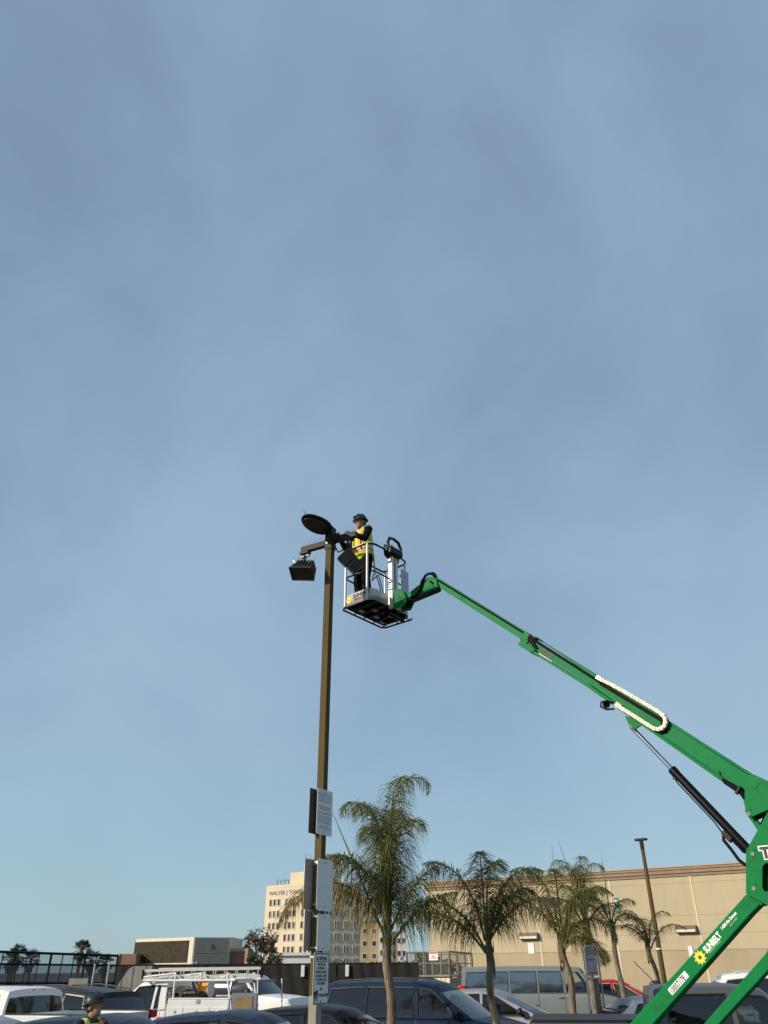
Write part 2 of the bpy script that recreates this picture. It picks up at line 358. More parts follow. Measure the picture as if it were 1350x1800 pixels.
# tilt-up panels between the pale joints, in horizontal lifts with fine reveals
joints = [0.0] + [wpix(*q)[0] for q in ((822, 1640), (946, 1610), (1072, 1560), (1218, 1570))]
dj = joints[-1] - joints[-2]
while joints[-1] + dj < END: joints.append(joints[-1] + dj)
joints.append(END)
lifts = [zband, wpix(1250, 1640)[1], wpix(1250, 1607)[1], wpix(1200, 1552)[1], zr - 0.18]
lifts = sorted(lifts)
for i in range(len(joints) - 1):
    s0, s1 = joints[i] + 0.035, joints[i + 1] - 0.035
    if s1 - s0 < 0.2: continue
    for k in range(len(lifts) - 1):
        MB().obox(wp((s0 + s1) / 2, (lifts[k] + lifts[k + 1]) / 2, -0.1), wd, wn, Z, (s1 - s0) / 2, 0.1, (lifts[k + 1] - lifts[k]) / 2 - 0.004).build('wall_panel', M['stucco'], st)
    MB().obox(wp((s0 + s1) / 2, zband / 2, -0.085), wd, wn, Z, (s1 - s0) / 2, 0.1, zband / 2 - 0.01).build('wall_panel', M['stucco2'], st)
    if i: MB().obox(wp(joints[i], (zr - 0.2) / 2, -0.03), wd, wn, Z, 0.03, 0.055, (zr - 0.2) / 2).build('joint_strip', M['seam'], st)
core = MB()
core.obox(wp(END / 2, (zr - 0.2) / 2, -DEEP / 2 - 0.2), wd, wn, Z, END / 2, DEEP / 2, (zr - 0.2) / 2)
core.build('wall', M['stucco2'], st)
cn = MB()
prof = [(0.0, -0.36), (0.06, -0.36), (0.07, -0.26), (0.14, -0.22), (0.15, -0.08), (0.20, -0.05), (0.20, 0.06), (-0.35, 0.06), (-0.35, -0.36)]
cn.prism([wp(-0.15, zr + z, d) for d, z in prof], [wp(END, zr + z, d) for d, z in prof])
cn.build('cornice', M['cornice'], st)
MB().obox(wp(END / 2, zr + 0.09, 0.0), wd, wn, Z, END / 2 + 0.1, 0.24, 0.028).build('coping', mat('pale_coping', (0.42, 0.32, 0.22), 0.7), st)
def wall_light(px0, px1, py, lab):
    s0, z0 = wpix(px0, py); s1, _ = wpix(px1, py); c = (s0 + s1) / 2; h = (s1 - s0) / 2
    t = thing('wall_light', lab, 'wall light', wp(c, z0, 0), group='box lights along the store wall')
    pr = [(0, 0.17), (0.16, 0.17), (0.24, 0.06), (0.24, -0.15), (0.0, -0.15)]
    MB().prism([wp(c - h, z0 + z, d + 0.005) for d, z in pr], [wp(c + h, z0 + z, d + 0.005) for d, z in pr]).build('housing', M['fixture'], t, bevel=0.01)
    MB().obox(wp(c, z0 - 0.07, 0.248), wd, wn, Z, h * 0.92, 0.008, 0.055).build('diffuser', M['diffuser'], t)
    for e in (-1, 1): MB().obox(wp(c + e * h * 0.95, z0 - 0.07, 0.25), wd, wn, Z, h * 0.05, 0.01, 0.075).build('end_cap', M['fixture'], t)
wall_light(1188, 1225, 1634, 'long box light on the store wall right of the smallest palm')
wall_light(914, 947, 1646, 'long box light on the store wall seen between two palm crowns')
wall_light(776, 806, 1698, 'low box light on the store wall behind the wire cage')
def wall_sign(name, px0, py0, px1, py1, m, lab, cat, kind=0):
    s0, z1 = wpix(px0, py0); s1, z0 = wpix(px1, py1); c, zc = (s0 + s1) / 2, (z0 + z1) / 2
    t = thing(name, lab, cat, wp(c, zc, 0))
    MB().obox(wp(c, zc, 0.02), wd, wn, Z, (s1 - s0) / 2, 0.015, (z1 - z0) / 2).build('panel', m, t)
    return t, c, zc, (s1 - s0), (z1 - z0)
wall_sign('paper_notice', 928, 1658, 940, 1676, M['poster'], 'white paper notice on the store wall under a box light', 'notice')
t_, c, zc, ww, hh = wall_sign('wall_banner', 1209, 1663, 1220, 1682, M['poster'], 'pale hanging notice on the store wall beside the green boom arm', 'notice')
for (x0, y0, x1, y1, lab) in ((1079, 1578, 1090, 1604, 'green sign on store wall above the narrow palm'), (811, 1604, 820, 1616, 'green sign on store wall half hidden by a palm crown')):
    t_, c, zc, ww, hh = wall_sign('green_sign', x0, y0, x1, y1, M['greensign'], lab, 'sign')
    for k in range(3): MB().obox(wp(c, zc + hh * (0.28 - 0.28 * k), 0.04), wd, wn, Z, ww * 0.36, 0.004, hh * 0.05).build('lettering', M['ink'] if k == 1 else M['white'], t_)

# ---------------------------------------------------------------- far apartment tower
def tower():
    Y0 = 262.0
    c0 = atY(548, 1700, Y0); c0.z = 0                                     # nearest corner, behind the pole
    lf = V((-0.80, 0.60, 0)).normalized(); rf = V((0.93, 0.37, 0)).normalized()
    pl = onp(462, 1660, c0, V((lf.y, -lf.x, 0))); wl = (pl - c0).dot(lf)
    prr = onp(633, 1660, c0, V((rf.y, -rf.x, 0))); wr = (prr - c0).dot(rf)
    t = thing('apartment_tower', 'tall cream apartment tower with name lettering near its roof', 'building', c0)
    H = atY(467, 1563, (c0 + lf * wl).y).z
    ln = V((-lf.y, lf.x, 0)); ln = ln if ln.y < 0 else -ln
    rn = V((rf.y, -rf.x, 0)); rn = rn if rn.y < 0 else -rn
    far = c0 + lf * wl + rf * wr
    q = [c0, c0 + rf * wr, far, c0 + lf * wl]
    MB().prism([p.copy() for p in q], [p + Z * H for p in q]).build('wall', M['tower'], t)
    ctr = (c0 + far) / 2
    q2 = [ctr + (p - ctr) * 1.004 for p in q]; 
    MB().prism([p + Z * (H + 0.02) for p in q2], [p + Z * (H + 0.9) for p in q2]).build('parapet', M['tower'], t)
    # penthouse, mechanical boxes, rail
    a0, a1, b0, b1 = 0.05, 0.55, 0.05, 0.6
    pq = [c0 + lf * wl * a + rf * wr * b for a, b in ((a0, b0), (a0, b1), (a1, b1), (a1, b0))]
    MB().prism([p + Z * (H + 0.9) for p in pq], [p + Z * (H + 4.2) for p in pq]).build('penthouse', M['tower'], t)
    pq = [c0 + lf * wl * a + rf * wr * b for a, b in ((0.08, 0.1), (0.08, 0.4), (0.32, 0.4), (0.32, 0.1))]
    MB().prism([p + Z * (H + 4.22) for p in pq], [p + Z * (H + 6.6) for p in pq]).build('roof_unit', M['offwhite'], t)
    for k in range(4):
        p = c0 + lf * wl * (0.58 + 0.08 * k) + ln * -1.0; MB().box(p.x - 0.12, p.x + 0.12, p.y - 0.12, p.y + 0.12, H + 0.9, H + 2.2 + 0.5 * (k % 2)).build('roof_rail_post', M['greyp'], t)
    pA, pB = c0 + lf * wl * 0.58 + ln * -1.0, c0 + lf * wl * 0.82 + ln * -1.0
    MB().tube(pA + Z * (H + 2.2), pB + Z * (H + 2.2), 0.1).build('roof_rail', M['greyp'], t)
    for k in range(3):
        p = c0 + lf * wl * (0.12 + 0.1 * k) + rf * wr * 0.12; MB().tube(p + Z * (H + 6.6), p + Z * (H + 8.5 + k * 0.5), 0.09).build('antenna', M['greyp'], t)
    # storeys of windows, each with frame and pane, set in the wall face
    fh = 19.3 / 1575 * 268
    def win(cc, d, n, z, wd_, hg):
        f = MB(); x = 0.16
        for e in (-1, 1):
            f.obox(cc + d * e * (wd_ / 2 + x / 2) + Z * z + n * 0.05, d, n, Z, x / 2, 0.09, hg / 2 + x)
            f.obox(cc + Z * (z + e * (hg / 2 + x / 2)) + n * 0.05, d, n, Z, wd_ / 2, 0.09, x / 2)
        o = f.build('window', M['winframe'], t)
        MB().obox(cc + Z * z + n * 0.03, d, n, Z, wd_ / 2, 0.02, hg / 2).build('pane', M['pane'], o)
    zt = atY(478, 1587, c0.y + lf.y * wl * 0.85).z
    for r in range(7):
        z = zt - r * fh
        if z < 2: break
        for gp in (0.80, 0.47, 0.14):
            for k in (-1, 0, 1):
                win(c0 + lf * (wl * gp + k * wl * 0.085), lf, ln, z, wl * 0.045, 1.75)
        for j in range(5):
            for k in (-1, 1):
                win(c0 + rf * (wr * (0.1 + 0.2 * j) + k * wr * 0.032), rf, rn, z, wr * 0.026, 1.75)
    # name along the top of the lit face
    up = Z
    st_ = c0 + lf * wl * 0.93 + ln * 0.12
    text('lettering', 'WALTER J TOWERS', 1.6, st_ + Z * (zt + 2.15), -lf, up, M['bluegrey'], t, sx=1.12, bold=0.015)
tower()
def midrise():
    t0 = atY(633, 1690, 330); t0.z = 0
    t = thing('apartment_block', 'lower tan and white apartment block right of the cream tower', 'building', t0)
    segs = [(633, 666, 1621, 'tan', 0), (666, 689, 1637, 'offwhite', 2.0), (689, 698, 1640, 'tan', 1.0), (698, 712, 1638, 'offwhite', 2.4)]
    for (a, b, yt, m, d) in segs:
        pa, pb = atY(a, yt, 330), atY(b, yt, 330); h = pa.z
        MB().box(pa.x, pb.x, 330 - d, 345, 0, h).build('wall', M[m], t)
        MB().box(pa.x + 0.01, pb.x - 0.01, 330 - d - 0.25, 330 - d + 0.3, h, h + 0.5).build('parapet', M[m], t)
        n = max(2, int((pb.x - pa.x) / 2.6))
        for k in range(n):
            for r in range(4):
                z = h - 3.0 - r * 4.1
                if z < 2: continue
                x = pa.x + (pb.x - pa.x) * (k + 0.5) / n; y = 330 - d
                f = MB()
                for e in (-1, 1):
                    f.box(x + e * 0.85 - 0.1, x + e * 0.85 + 0.1, y - 0.12, y + 0.05, z - 1.0, z + 1.0); f.box(x - 0.75, x + 0.75, y - 0.12, y + 0.05, z + e * 0.9 - 0.1, z + e * 0.9 + 0.1)
                o = f.build('window', M['offwhite'], t)
                MB().box(x - 0.75, x + 0.75, y - 0.04, y + 0.02, z - 0.8, z + 0.8).build('pane', M['pane'], o)
midrise()
def lowwhite():
    pa, pb = atY(482, 1680, 120), atY(546, 1680, 120)
    t = thing('low_white_building', 'low white flat-roofed building below the cream tower', 'building', (pa.x, 120, 0))
    MB().box(pa.x, pb.x, 120, 135, 0, pa.z).build('wall', M['offwhite'], t)
    MB().box(pa.x - 0.2, pb.x + 0.2, 119.7, 120.4, pa.z, pa.z + 0.35).build('parapet', M['offwhite'], t)
    for k in range(2):
        x = pa.x + (pb.x - pa.x) * (0.62 + 0.24 * k); o = MB().box(x - 0.35, x + 0.35, 119.9, 120.1, 1.2, 2.4).build('window', M['winframe'], t); MB().box(x - 0.25, x + 0.25, 119.86, 119.91, 1.3, 2.3).build('pane', M['pane'], o)
lowwhite()

# ---------------------------------------------------------------- fences and the yard behind the parking lot
def pxz(px, py, Y): return atY(px, py, Y)
def dark_fence():
    Y = 36.0
    xa, xb = gx(205, Y), gx(735, Y)
    zt = pxz(450, 1696, Y).z; zb = pxz(450, 1757, Y).z
    w_ = thing('concrete_wall', 'low plain concrete retaining wall under the dark screened fence', 'wall', (xa, Y, 0))
    n = 7
    for i in range(n):
        x0, x1 = gx(-60, Y) + (xb + 2 - gx(-60, Y)) * i / n, gx(-60, Y) + (xb + 2 - gx(-60, Y)) * (i + 1) / n
        MB().box(x0 + 0.008, x1 - 0.008, Y, Y + 0.25, 0, zb - 0.03).build('wall_panel', M['concrete'], w_, bevel=0.012)
    f = thing('screened_fence', 'chain fence covered with dark brown privacy screen behind the parked cars', 'fence', (xa, Y + 0.1, zb))
    n = 11; xs = [xa + (xb - xa) * i / n for i in range(n + 1)]
    for x in xs: MB().tube((x, Y + 0.16, zb - 0.03), (x, Y + 0.16, zt + 0.03), 0.03).build('post', M['black'], f)
    for i in range(n):
        rows = []
        for k in range(7):
            z = zb + (zt - zb) * k / 6
            rows.append([V((xs[i] + (xs[i + 1] - xs[i]) * j / 10, Y + 0.10 + 0.025 * math.sin(j * 1.3 + i * 2 + k * 0.6), z)) for j in range(11)])
        MB().grid(rows).build('screen_panel', M['screen'], f, smooth=60)
    MB().tube((xa, Y + 0.16, zt + 0.02), (xb, Y + 0.16, zt + 0.02), 0.022).build('top_rail', M['black'], f)
    for px in (532, 610):
        x = gx(px, Y); MB().box(x - 0.07, x + 0.07, Y + 0.03, Y + 0.06, zt - 0.42, zt - 0.02).build('tie_tag', M['poster'], f)
dark_fence()
def net_fence():
    # tall open net frame, running away from the camera to the right
    ztop = None
    Ya, Yb = 37.0, 41.0
    pa, pb = atY(-60, 1671, Ya), atY(208, 1680, Yb)
    f = thing('net_frame_fence', 'tall black framed netting fence at the far left above the cars', 'fence', (pb.x, Yb, 0))
    def P(s, py_a, py_b):
        a, b = atY(-60, py_a, Ya), atY(208, py_b, Yb); return a.lerp(b, s)
    top = lambda s: P(s, 1671, 1680); mid = lambda s: P(s, 1694, 1697); low = lambda s: P(s, 1728, 1728)
    n = 13
    for i in range(n + 1):
        s = i / n; r = 0.055 if i % 3 == 1 or i == n else 0.026
        a = low(s); b = top(s); MB().tube((b.x, b.y, 0 if r > 0.03 else a.z), b, r).build('post', M['black'], f)
    for fn, r in ((top, 0.05), (mid, 0.04), (low, 0.04)): MB().tube(fn(0), fn(1), r).build('rail', M['black'], f)
    for i in range(n):
        s0, s1 = i / n, (i + 1) / n
        MB().add([mid(s0), mid(s1), top(s1), top(s0)], [(0, 1, 2, 3)]).build('net_panel', M['net'], f)
        MB().add([low(s0), low(s1), mid(s1), mid(s0)], [(0, 1, 2, 3)]).build('net_panel', M['netdense'], f)
    w_ = thing('dark_base_wall', 'dark low base wall beneath the black net fence', 'wall', (pb.x, Yb, 0))
    a, b = low(0), low(1); d = (b - a).normalized(); d.z = 0; nn = V((d.y, -d.x, 0))
    MB().prism([V((a.x, a.y, 0)) + nn * 0.14, V((b.x, b.y, 0)) + nn * 0.14, V((b.x, b.y, 0)) - nn * 0.14, V((a.x, a.y, 0)) - nn * 0.14],
               [a + nn * 0.14 - Z * 0.05, b + nn * 0.14 - Z * 0.05, b - nn * 0.14 - Z * 0.05, a - nn * 0.14 - Z * 0.05]).build('wall', mat('dark_block', (0.05, 0.042, 0.036), 0.9, var=0.2), w_)
net_fence()
def yard():
    # rooftop cooling unit: brown coil face, cream frame, grey door panels
    Y = 46.0
    a, b, c = atY(233, 1700, Y + 2.5), atY(336, 1700, Y), atY(399, 1700, Y + 0.6)
    zt = atY(345, 1647, Y).z; z0 = 0
    t = thing('cooling_unit', 'big cream cooling unit with brown coil face and grey door panels', 'cooling unit', (b.x, b.y, 0))
    A, B, C_ = V((a.x, a.y, 0)), V((b.x, b.y, 0)), V((c.x, c.y, 0))
    bk = V((0.2, 3.2, 0))
    q = [A, B, C_, C_ + bk, A + bk]
    MB().prism([p + Z * z0 for p in q], [p + Z * zt for p in q]).build('casing', M['cream'], t)
    d = (B - A).normalized(); n_ = V((d.y, -d.x, 0)); wAB = (B - A).length
    # coil face leans out at the left end, like a shed skirt, slats one by one
    zl = atY(240, 1693, Y + 2).z; ns = 13
    hgt = zt - 0.15 - zl
    for k in range(ns):
        z = zl + hgt * (k + 0.5) / ns
        MB().obox(A + d * (wAB * 0.46) + n_ * 0.045 + Z * z, d, (n_ + Z * -0.6).normalized(), (Z + n_ * 0.6).normalized(), wAB * 0.46, 0.012, hgt / ns * 0.50).build('coil_slat', M['louver'], t)
    MB().obox(A + d * (wAB * 0.46) + n_ * 0.015 + Z * (zl + hgt / 2), d, n_, Z, wAB * 0.465, 0.012, hgt / 2).build('coil_back', M['louver'], t)
    d2 = (C_ - B).normalized(); n2 = V((d2.y, -d2.x, 0)); w2 = (C_ - B).length
    zm = atY(370, 1677, Y).z; zl2 = 1.5
    for (s0, s1, z0_, z1_) in ((0.03, 0.985, zm + 0.02, zt - 0.04), (0.03, 0.52, zl2, zm - 0.02), (0.54, 0.985, zl2, zm - 0.02)):
        o = MB().obox(B + d2 * w2 * (s0 + s1) / 2 + n2 * 0.03 + Z * (z0_ + z1_) / 2, d2, n2, Z, w2 * (s1 - s0) / 2, 0.03, (z1_ - z0_) / 2).build('door_panel', M['greyp'], t, bevel=0.008)
    MB().obox(B + d2 * w2 * 0.52 + n2 * 0.07 + Z * (zm + 0.35), d2, n2, Z, 0.012, 0.02, 0.12).build('latch', M['black'], t)
    MB().obox(B + d2 * w2 * 0.78 + n2 * 0.065 + Z * (zm - 0.2), d2, n2, Z, 0.09, 0.004, 0.05).build('name_plate', M['greyp'], t)
    for e in (0, 1): MB().tube(B + d2 * (0.05 + 0.16 * e) + n2 * 0.25 + Z * 1.0, B + d2 * (0.05 + 0.16 * e) + n2 * 0.25 + Z * (atY(345, 1690, Y).z), 0.035).build('pipe', M['steel'], t)
    # brown plaster boxes either side
    a, b = atY(401, 1668, 47), atY(436, 1668, 47)
    t = thing('brown_plaster_box', 'brown plastered box right of the grey door panels', 'enclosure', (a.x, 47, 0))
    MB().box(a.x, b.x, 47, 49, 0, a.z).build('wall', M['brick'], t)
    fr = MB(); fr.box(a.x - 0.02, b.x + 0.02, 46.95, 47.0, a.z - 0.12, a.z + 0.02); fr.box(b.x - 0.14, b.x + 0.02, 46.948, 46.99, 0, a.z - 0.12); fr.build('edge_trim', mat('peach_trim', (0.45, 0.30, 0.2), 0.7), t)
    a, b = atY(208, 1677, 47), atY(240, 1677, 47)
    t = thing('brown_plaster_block', 'brown plastered block between net fence and cooling unit', 'enclosure', (a.x, 47, 0))
    MB().box(a.x, b.x, 47, 50, 0, a.z).build('wall', M['brick'], t); MB().box(a.x - 0.02, a.x + 0.1, 46.95, 47.0, 0, a.z + 0.02).build('edge_trim', mat('peach_trim', (0.45, 0.30, 0.2), 0.7), t)
    # weathered sheet-metal slope in front of the fence, ribs one by one
    Y = 33.0
    t = thing('sheet_metal_hoarding', 'weathered grey corrugated sheet hoarding with slanted left edge', 'hoarding', (gx(235, Y), Y, 0))
    pts = [(203, 1738), (229, 1698), (268, 1698), (268, 1738)]
    n = 6
    for i in range(n):
        x0, x1 = 203 + 65 * i / n, 203 + 65 * (i + 1) / n - 0.6
        def topy(x): return 1698 if x > 229 else 1738 - (x - 203) / 26 * 40
        p0, p1 = atY(x0, topy(x0), Y), atY(x1, topy(x1), Y)
        y = Y + 0.02 * (i % 2)
        MB().prism([V((p0.x, y, 0)), V((p1.x, y, 0)), V((p1.x, y, max(p1.z, .05))), V((p0.x, y, max(p0.z, 0.04)))], [V((p0.x, y + 0.03, 0)), V((p1.x, y + 0.03, 0)), V((p1.x, y + 0.03, max(p1.z, .05))), V((p0.x, y + 0.03, max(p0.z, 0.04)))]).build('sheet', M['corr'], t)
    for px in (225, 255): MB().tube((gx(px, Y), Y + 0.1, 0), (gx(px, Y), Y + 0.1, 1.9), 0.04).build('stake', M['steel'], t)
    a, b = atY(122, 1720, 31), atY(155, 1720, 31)
    t = thing('plywood_board', 'beige board standing behind the dark grey crossover', 'board', (a.x, 31, 0))
    MB().box(a.x, b.x, 31, 31.04, 0, a.z).build('sheet', M['corr'], t); MB().tube((a.x + 0.1, 31.1, 0), (a.x + 0.1, 31.1, a.z - 0.1), 0.03).build('stake', M['steel'], t)
    for (px0, y0, px1, y1, lab) in ((160, 1735, 167, 1696, 'thin steel stanchion leaning left of the hoarding'), (187, 1738, 192, 1694, 'bright steel stanchion beside the hoarding')):
        Y = 32.0; a, b = atY(px0, y0, Y), atY(px1, y1, Y)
        t = thing('steel_stanchion', lab, 'post', (a.x, Y, 0)); MB().tube((a.x, Y, 0), (b.x, Y, b.z), 0.028).build('post', M['steel'], t); MB().ell((b.x, Y, b.z), 0.034, 0.034, 0.03).build('cap', M['steel'], t)
        MB().tube((a.x, Y, 0), (a.x, Y, 0.02), 0.11).build('base_plate', M['steel'], t)
yard()
def cage():
    Yf = 38.0
    # front-left post line 716..790, side going back right to 830
    zt = atY(716, 1674, Yf).z; zb = atY(716, 1718, Yf).z
    a = atY(715, 1674, Yf); b = atY(790, 1674, Yf - 1.0); c = atY(829, 1674, Yf + 4)
    A, B, C_ = [V((p.x, p.y, 0)) for p in (a, b, c)]; D = A + (C_ - B)
    t = thing('wire_cage', 'wire mesh storage cage on a cream ribbed base beside the store', 'cage', (A.x, A.y, 0))
    def posts(P, Q, n):
        for i in range(n + 1):
            p = P.lerp(Q, i / n); MB().tube(p + Z * zb, p + Z * zt, 0.035).build('post', M['cagesteel'], t)
        MB().tube(P + Z * zt, Q + Z * zt, 0.035).build('rail', M['cagesteel'], t); MB().tube(P + Z * (zb + 0.04), Q + Z * (zb + 0.04), 0.03).build('rail', M['cagesteel'], t)
        MB().tube(P.lerp(Q, 0.02) + Z * (zb + (zt - zb) * 0.55), Q + Z * (zb + (zt - zb) * 0.55), 0.016).build('rail', M['cagesteel'], t)
        MB().add([P + Z * zb, Q + Z * zb, Q + Z * zt, P + Z * zt], [(0, 1, 2, 3)]).build('mesh_panel', M['wire'], t)
    posts(A, B, 5); posts(B, C_, 3); posts(D, C_, 5); posts(A, D, 3)
    d = (B - A).normalized(); n_ = V((d.y, -d.x, 0)); n_ = n_ if n_.y < 0 else -n_
    nb = 20; wAB = (B - A).length
    for i in range(nb):
        MB().obox(A + d * wAB * (i + 0.5) / nb + n_ * (0.02 + 0.02 * (i % 2)) + Z * (zb / 2 - 0.01), d, n_, Z, wAB / nb / 2, 0.05, zb / 2 - 0.015).build('base_rib', M['cream'], t)
    d2 = (C_ - B).normalized(); n2 = V((d2.y, -d2.x, 0)); n2 = n2 if n2.y < 0 else -n2
    MB().obox((B + C_) / 2 + Z * (zb / 2 - 0.01), d2, n2, Z, (C_ - B).length / 2 - 0.04, 0.06, zb / 2 - 0.015).build('base_side', M['corr'], t)
    # sign on the front
    s0, s1 = onp(755, 1673, A, n_), onp(771, 1688, A, n_)
    cc = (s0 + s1) / 2 + n_ * 0.06; hw, hh_ = abs((s1 - s0).dot(d)) / 2, abs(s1.z - s0.z) / 2
    sg = thing('cage_sign', 'small white sign with red heading on the wire cage', 'sign', cc)
    MB().obox(cc, d, n_, Z, hw, 0.006, hh_).build('panel', M['poster'], sg)
    MB().obox(cc + Z * hh_ * 0.72 + n_ * 0.008, d, n_, Z, hw * 0.9, 0.002, hh_ * 0.2).build('heading', M['redink'], sg)
    MB().obox(cc - Z * hh_ * 0.02 + n_ * 0.008, d, n_, Z, hw * 0.22, 0.002, hh_ * 0.12).build('symbol', M['ink'], sg)
    for k in (0.35, 0.6): MB().obox(cc - Z * hh_ * k + n_ * 0.008, d, n_, Z, hw * 0.7, 0.002, hh_ * 0.05).build('lettering', M['redink'], sg)
    # fence posts left of the cage
    for px in (697, 708):
        p = atY(px, 1674, Yf + 1); f = thing('fence_post', ['thin steel fence post left of the wire cage', 'second steel post nearest the wire cage'][px > 700], 'post', (p.x, p.y, 0))
        MB().tube((p.x, p.y, 0), (p.x, p.y, p.z), 0.03).build('post', M['cagesteel'], f); MB().ell((p.x, p.y, p.z), 0.04, 0.04, 0.03).build('cap', M['cagesteel'], f)
cage()

# ---------------------------------------------------------------- foliage helpers
def leafcloud(mb, centres, nl, size, rng):
    for c, r in centres:
        for _ in range(nl):
            p = V((rng.gauss(0, 1), rng.gauss(0, 1), rng.gauss(0, 1))); p = p.normalized() * r * (rng.random() ** 0.45); p.z *= 0.8; p += c
            a = V((rng.gauss(0, 1), rng.gauss(0, 1), rng.gauss(0, 0.6))).normalized(); b = a.cross(V((rng.gauss(0, 1), rng.gauss(0, 1), rng.gauss(0, 1)))).normalized()
            s_ = size * rng.uniform(0.6, 1.3)
            mb.add([p - a * s_, p + b * s_ * 0.35, p + a * s_, p - b * s_ * 0.35], [(0, 1, 2, 3)])
def broadleaf(name, label, base, h, spread, m, seed, nl=90, leaf=0.16, group=None):
    rng = random.Random(seed); base = V(base)
    t = thing(name, label, 'tree', base, group=group)
    tr = MB(); fork = base + Z * h * 0.42
    tr.path([base, base + V((0.05, 0, h * 0.2)), fork], [0.13 * h / 5, 0.11 * h / 5, 0.09 * h / 5], 8)
    centres = []
    for k in range(11):
        a = rng.uniform(0, 6.28); e = base + V((math.cos(a) * spread * rng.uniform(0.2, 1), math.sin(a) * spread * rng.uniform(0.2, 1), h * rng.uniform(0.55, 1.0)))
        md = fork.lerp(e, 0.5) + Z * 0.1 * h * rng.random(); tr.path([fork, md, e], [0.055 * h / 5, 0.035 * h / 5, 0.012 * h / 5], 6)
        centres += [(e, spread * rng.uniform(0.22, 0.42)), (md.lerp(e, 0.6), spread * rng.uniform(0.15, 0.3))]
    tr.build('trunk', M['bark'], t, smooth=60)
    lc = MB(); leafcloud(lc, centres, nl, leaf, rng); lc.build('crown', m, t)
    return t
p = atY(455, 1690, 52); broadleaf('bronze_tree', 'small bronze-leaved tree just left of the cream tower', (p.x, 52, 0), atY(455, 1638, 52).z, 1.25, M['leafbr'], 3, nl=42, leaf=0.11)
p = atY(470, 1690, 56); broadleaf('green_tree', 'small dark green tree against the lit tower face', (p.x, 56, 0), atY(470, 1652, 56).z, 0.7, M['leaf'], 5, nl=80, leaf=0.12)
p = atY(425, 1690, 60); broadleaf('bronze_tree', 'low bronze tree showing over the brown plaster box', (p.x, 60, 0), atY(425, 1650, 60).z, 1.2, M['leafbr'], 9, nl=60, leaf=0.14)
p = atY(735, 1690, 46); broadleaf('green_tree', 'dense dark green tree behind the wire cage', (p.x + 0.6, 50, 0), atY(735, 1677, 50).z, 1.6, M['leaf'], 15, nl=160, leaf=0.14)
p = atY(463, 1700, 45); broadleaf('green_tree', 'low dark shrub tree at the fence under the bronze tree', (p.x, 45, 0), atY(463, 1690, 45).z + 0.2, 0.8, M['leaf'], 21, nl=120, leaf=0.1)
def hedge():
    rng = random.Random(8); mb = MB(); cs = []
    for k in range(26):
        px = 585 + 85 * k / 25 + rng.uniform(-2, 2); pt = atY(px, 1690 + rng.uniform(-2.0, 4), 60); cs.append((V((pt.x, 60 + rng.uniform(-.5, .5), pt.z - 0.35)), 0.45))
        cs.append((V((pt.x, 60 + rng.uniform(-.5, .5), pt.z - 1.0)), 0.5)); cs.append((V((pt.x, 60, 0.6)), 0.6))
    leafcloud(mb, cs, 70, 0.12, rng)
    t = thing('clipped_hedge', 'green hedge top showing above the dark fence screen', 'hedge', (gx(625, 60), 60, 0)); o = mb.build('foliage', M['leaf'], t); o['kind'] = 'stuff'
    MB().box(gx(585, 60), gx(670, 60), 59.9, 60.1, 0, 0.5).build('stems', M['bark'], t)
hedge()
def fan_palm(px, py, Y, r, lab, seed):
    rng = random.Random(seed); top = atY(px, py, Y); b = V((top.x + rng.uniform(-.2, .2), Y, 0))
    t = thing('fan_palm', lab, 'palm tree', b, group='distant fan palms behind the net fence')
    MB().path([b, b.lerp(top, 0.5) + V((0.08, 0, 0)), top], [0.17, 0.13, 0.12], 8).build('trunk', M['bark'], t)
    lv = MB(); n = 42
    for k in range(n):
        a = rng.uniform(0, 6.283); el = rng.uniform(-1.1, 1.35); ln_ = r * rng.uniform(0.45, 0.62)
        d = V((math.cos(a) * math.cos(el), math.sin(a) * math.cos(el), math.sin(el)))
        hub = top + d * ln_
        lv.tube(top, hub, 0.014, n=4)
        sd = d.cross(Z).normalized() if abs(d.z) < 0.98 else V((1, 0, 0)); up = sd.cross(d)
        for j in range(9):
            q = (j - 4) / 4 * 1.35; e = (d * math.cos(q) + sd * math.sin(q)) * r * 0.45; tip = hub + e - Z * r * 0.06 * abs(q)
            wv = e.cross(up).normalized() * r * 0.035
            lv.add([hub, hub + e * 0.55 + wv, tip, hub + e * 0.55 - wv], [(0, 1, 2, 3)])
    sk = MB()
    lv.build('crown', M['leaf'], t)
    for k in range(40):
        a = rng.uniform(0, 6.283); rr = r * rng.uniform(0.12, 0.34); z0 = top.z - r * rng.uniform(0.1, 0.3); p0 = V((top.x + math.cos(a) * rr * .6, top.y + math.sin(a) * rr * .6, z0)); p1 = V((top.x + math.cos(a) * rr, top.y + math.sin(a) * rr, z0 - r * rng.uniform(0.5, 0.9)))
        s_ = V((-math.sin(a), math.cos(a), 0)) * r * 0.09; sk.add([p0, p1 - s_, p1 + s_], [(0, 1, 2)])
    sk.build('dead_leaf_skirt', M['leafbr'], t)
for i, (px, py, Y, r, lab) in enumerate(((18, 1689, 78, 0.95, 'short fan palm at the far left behind the netting'), (31, 1679, 74, 1.0, 'taller of the two leftmost fan palms behind the netting'),
        (54, 1687, 76, 0.95, 'fan palm standing alone left of the netting middle'), (143, 1671, 70, 0.9, 'tallest fan palm with its crown clear above the net fence'),
        (161, 1687, 72, 1.0, 'fan palm just right of the tallest one behind netting'), (184, 1694, 74, 0.9, 'rightmost low fan palm behind the netting'))):
    fan_palm(px, py, Y, r, lab, 40 + i)
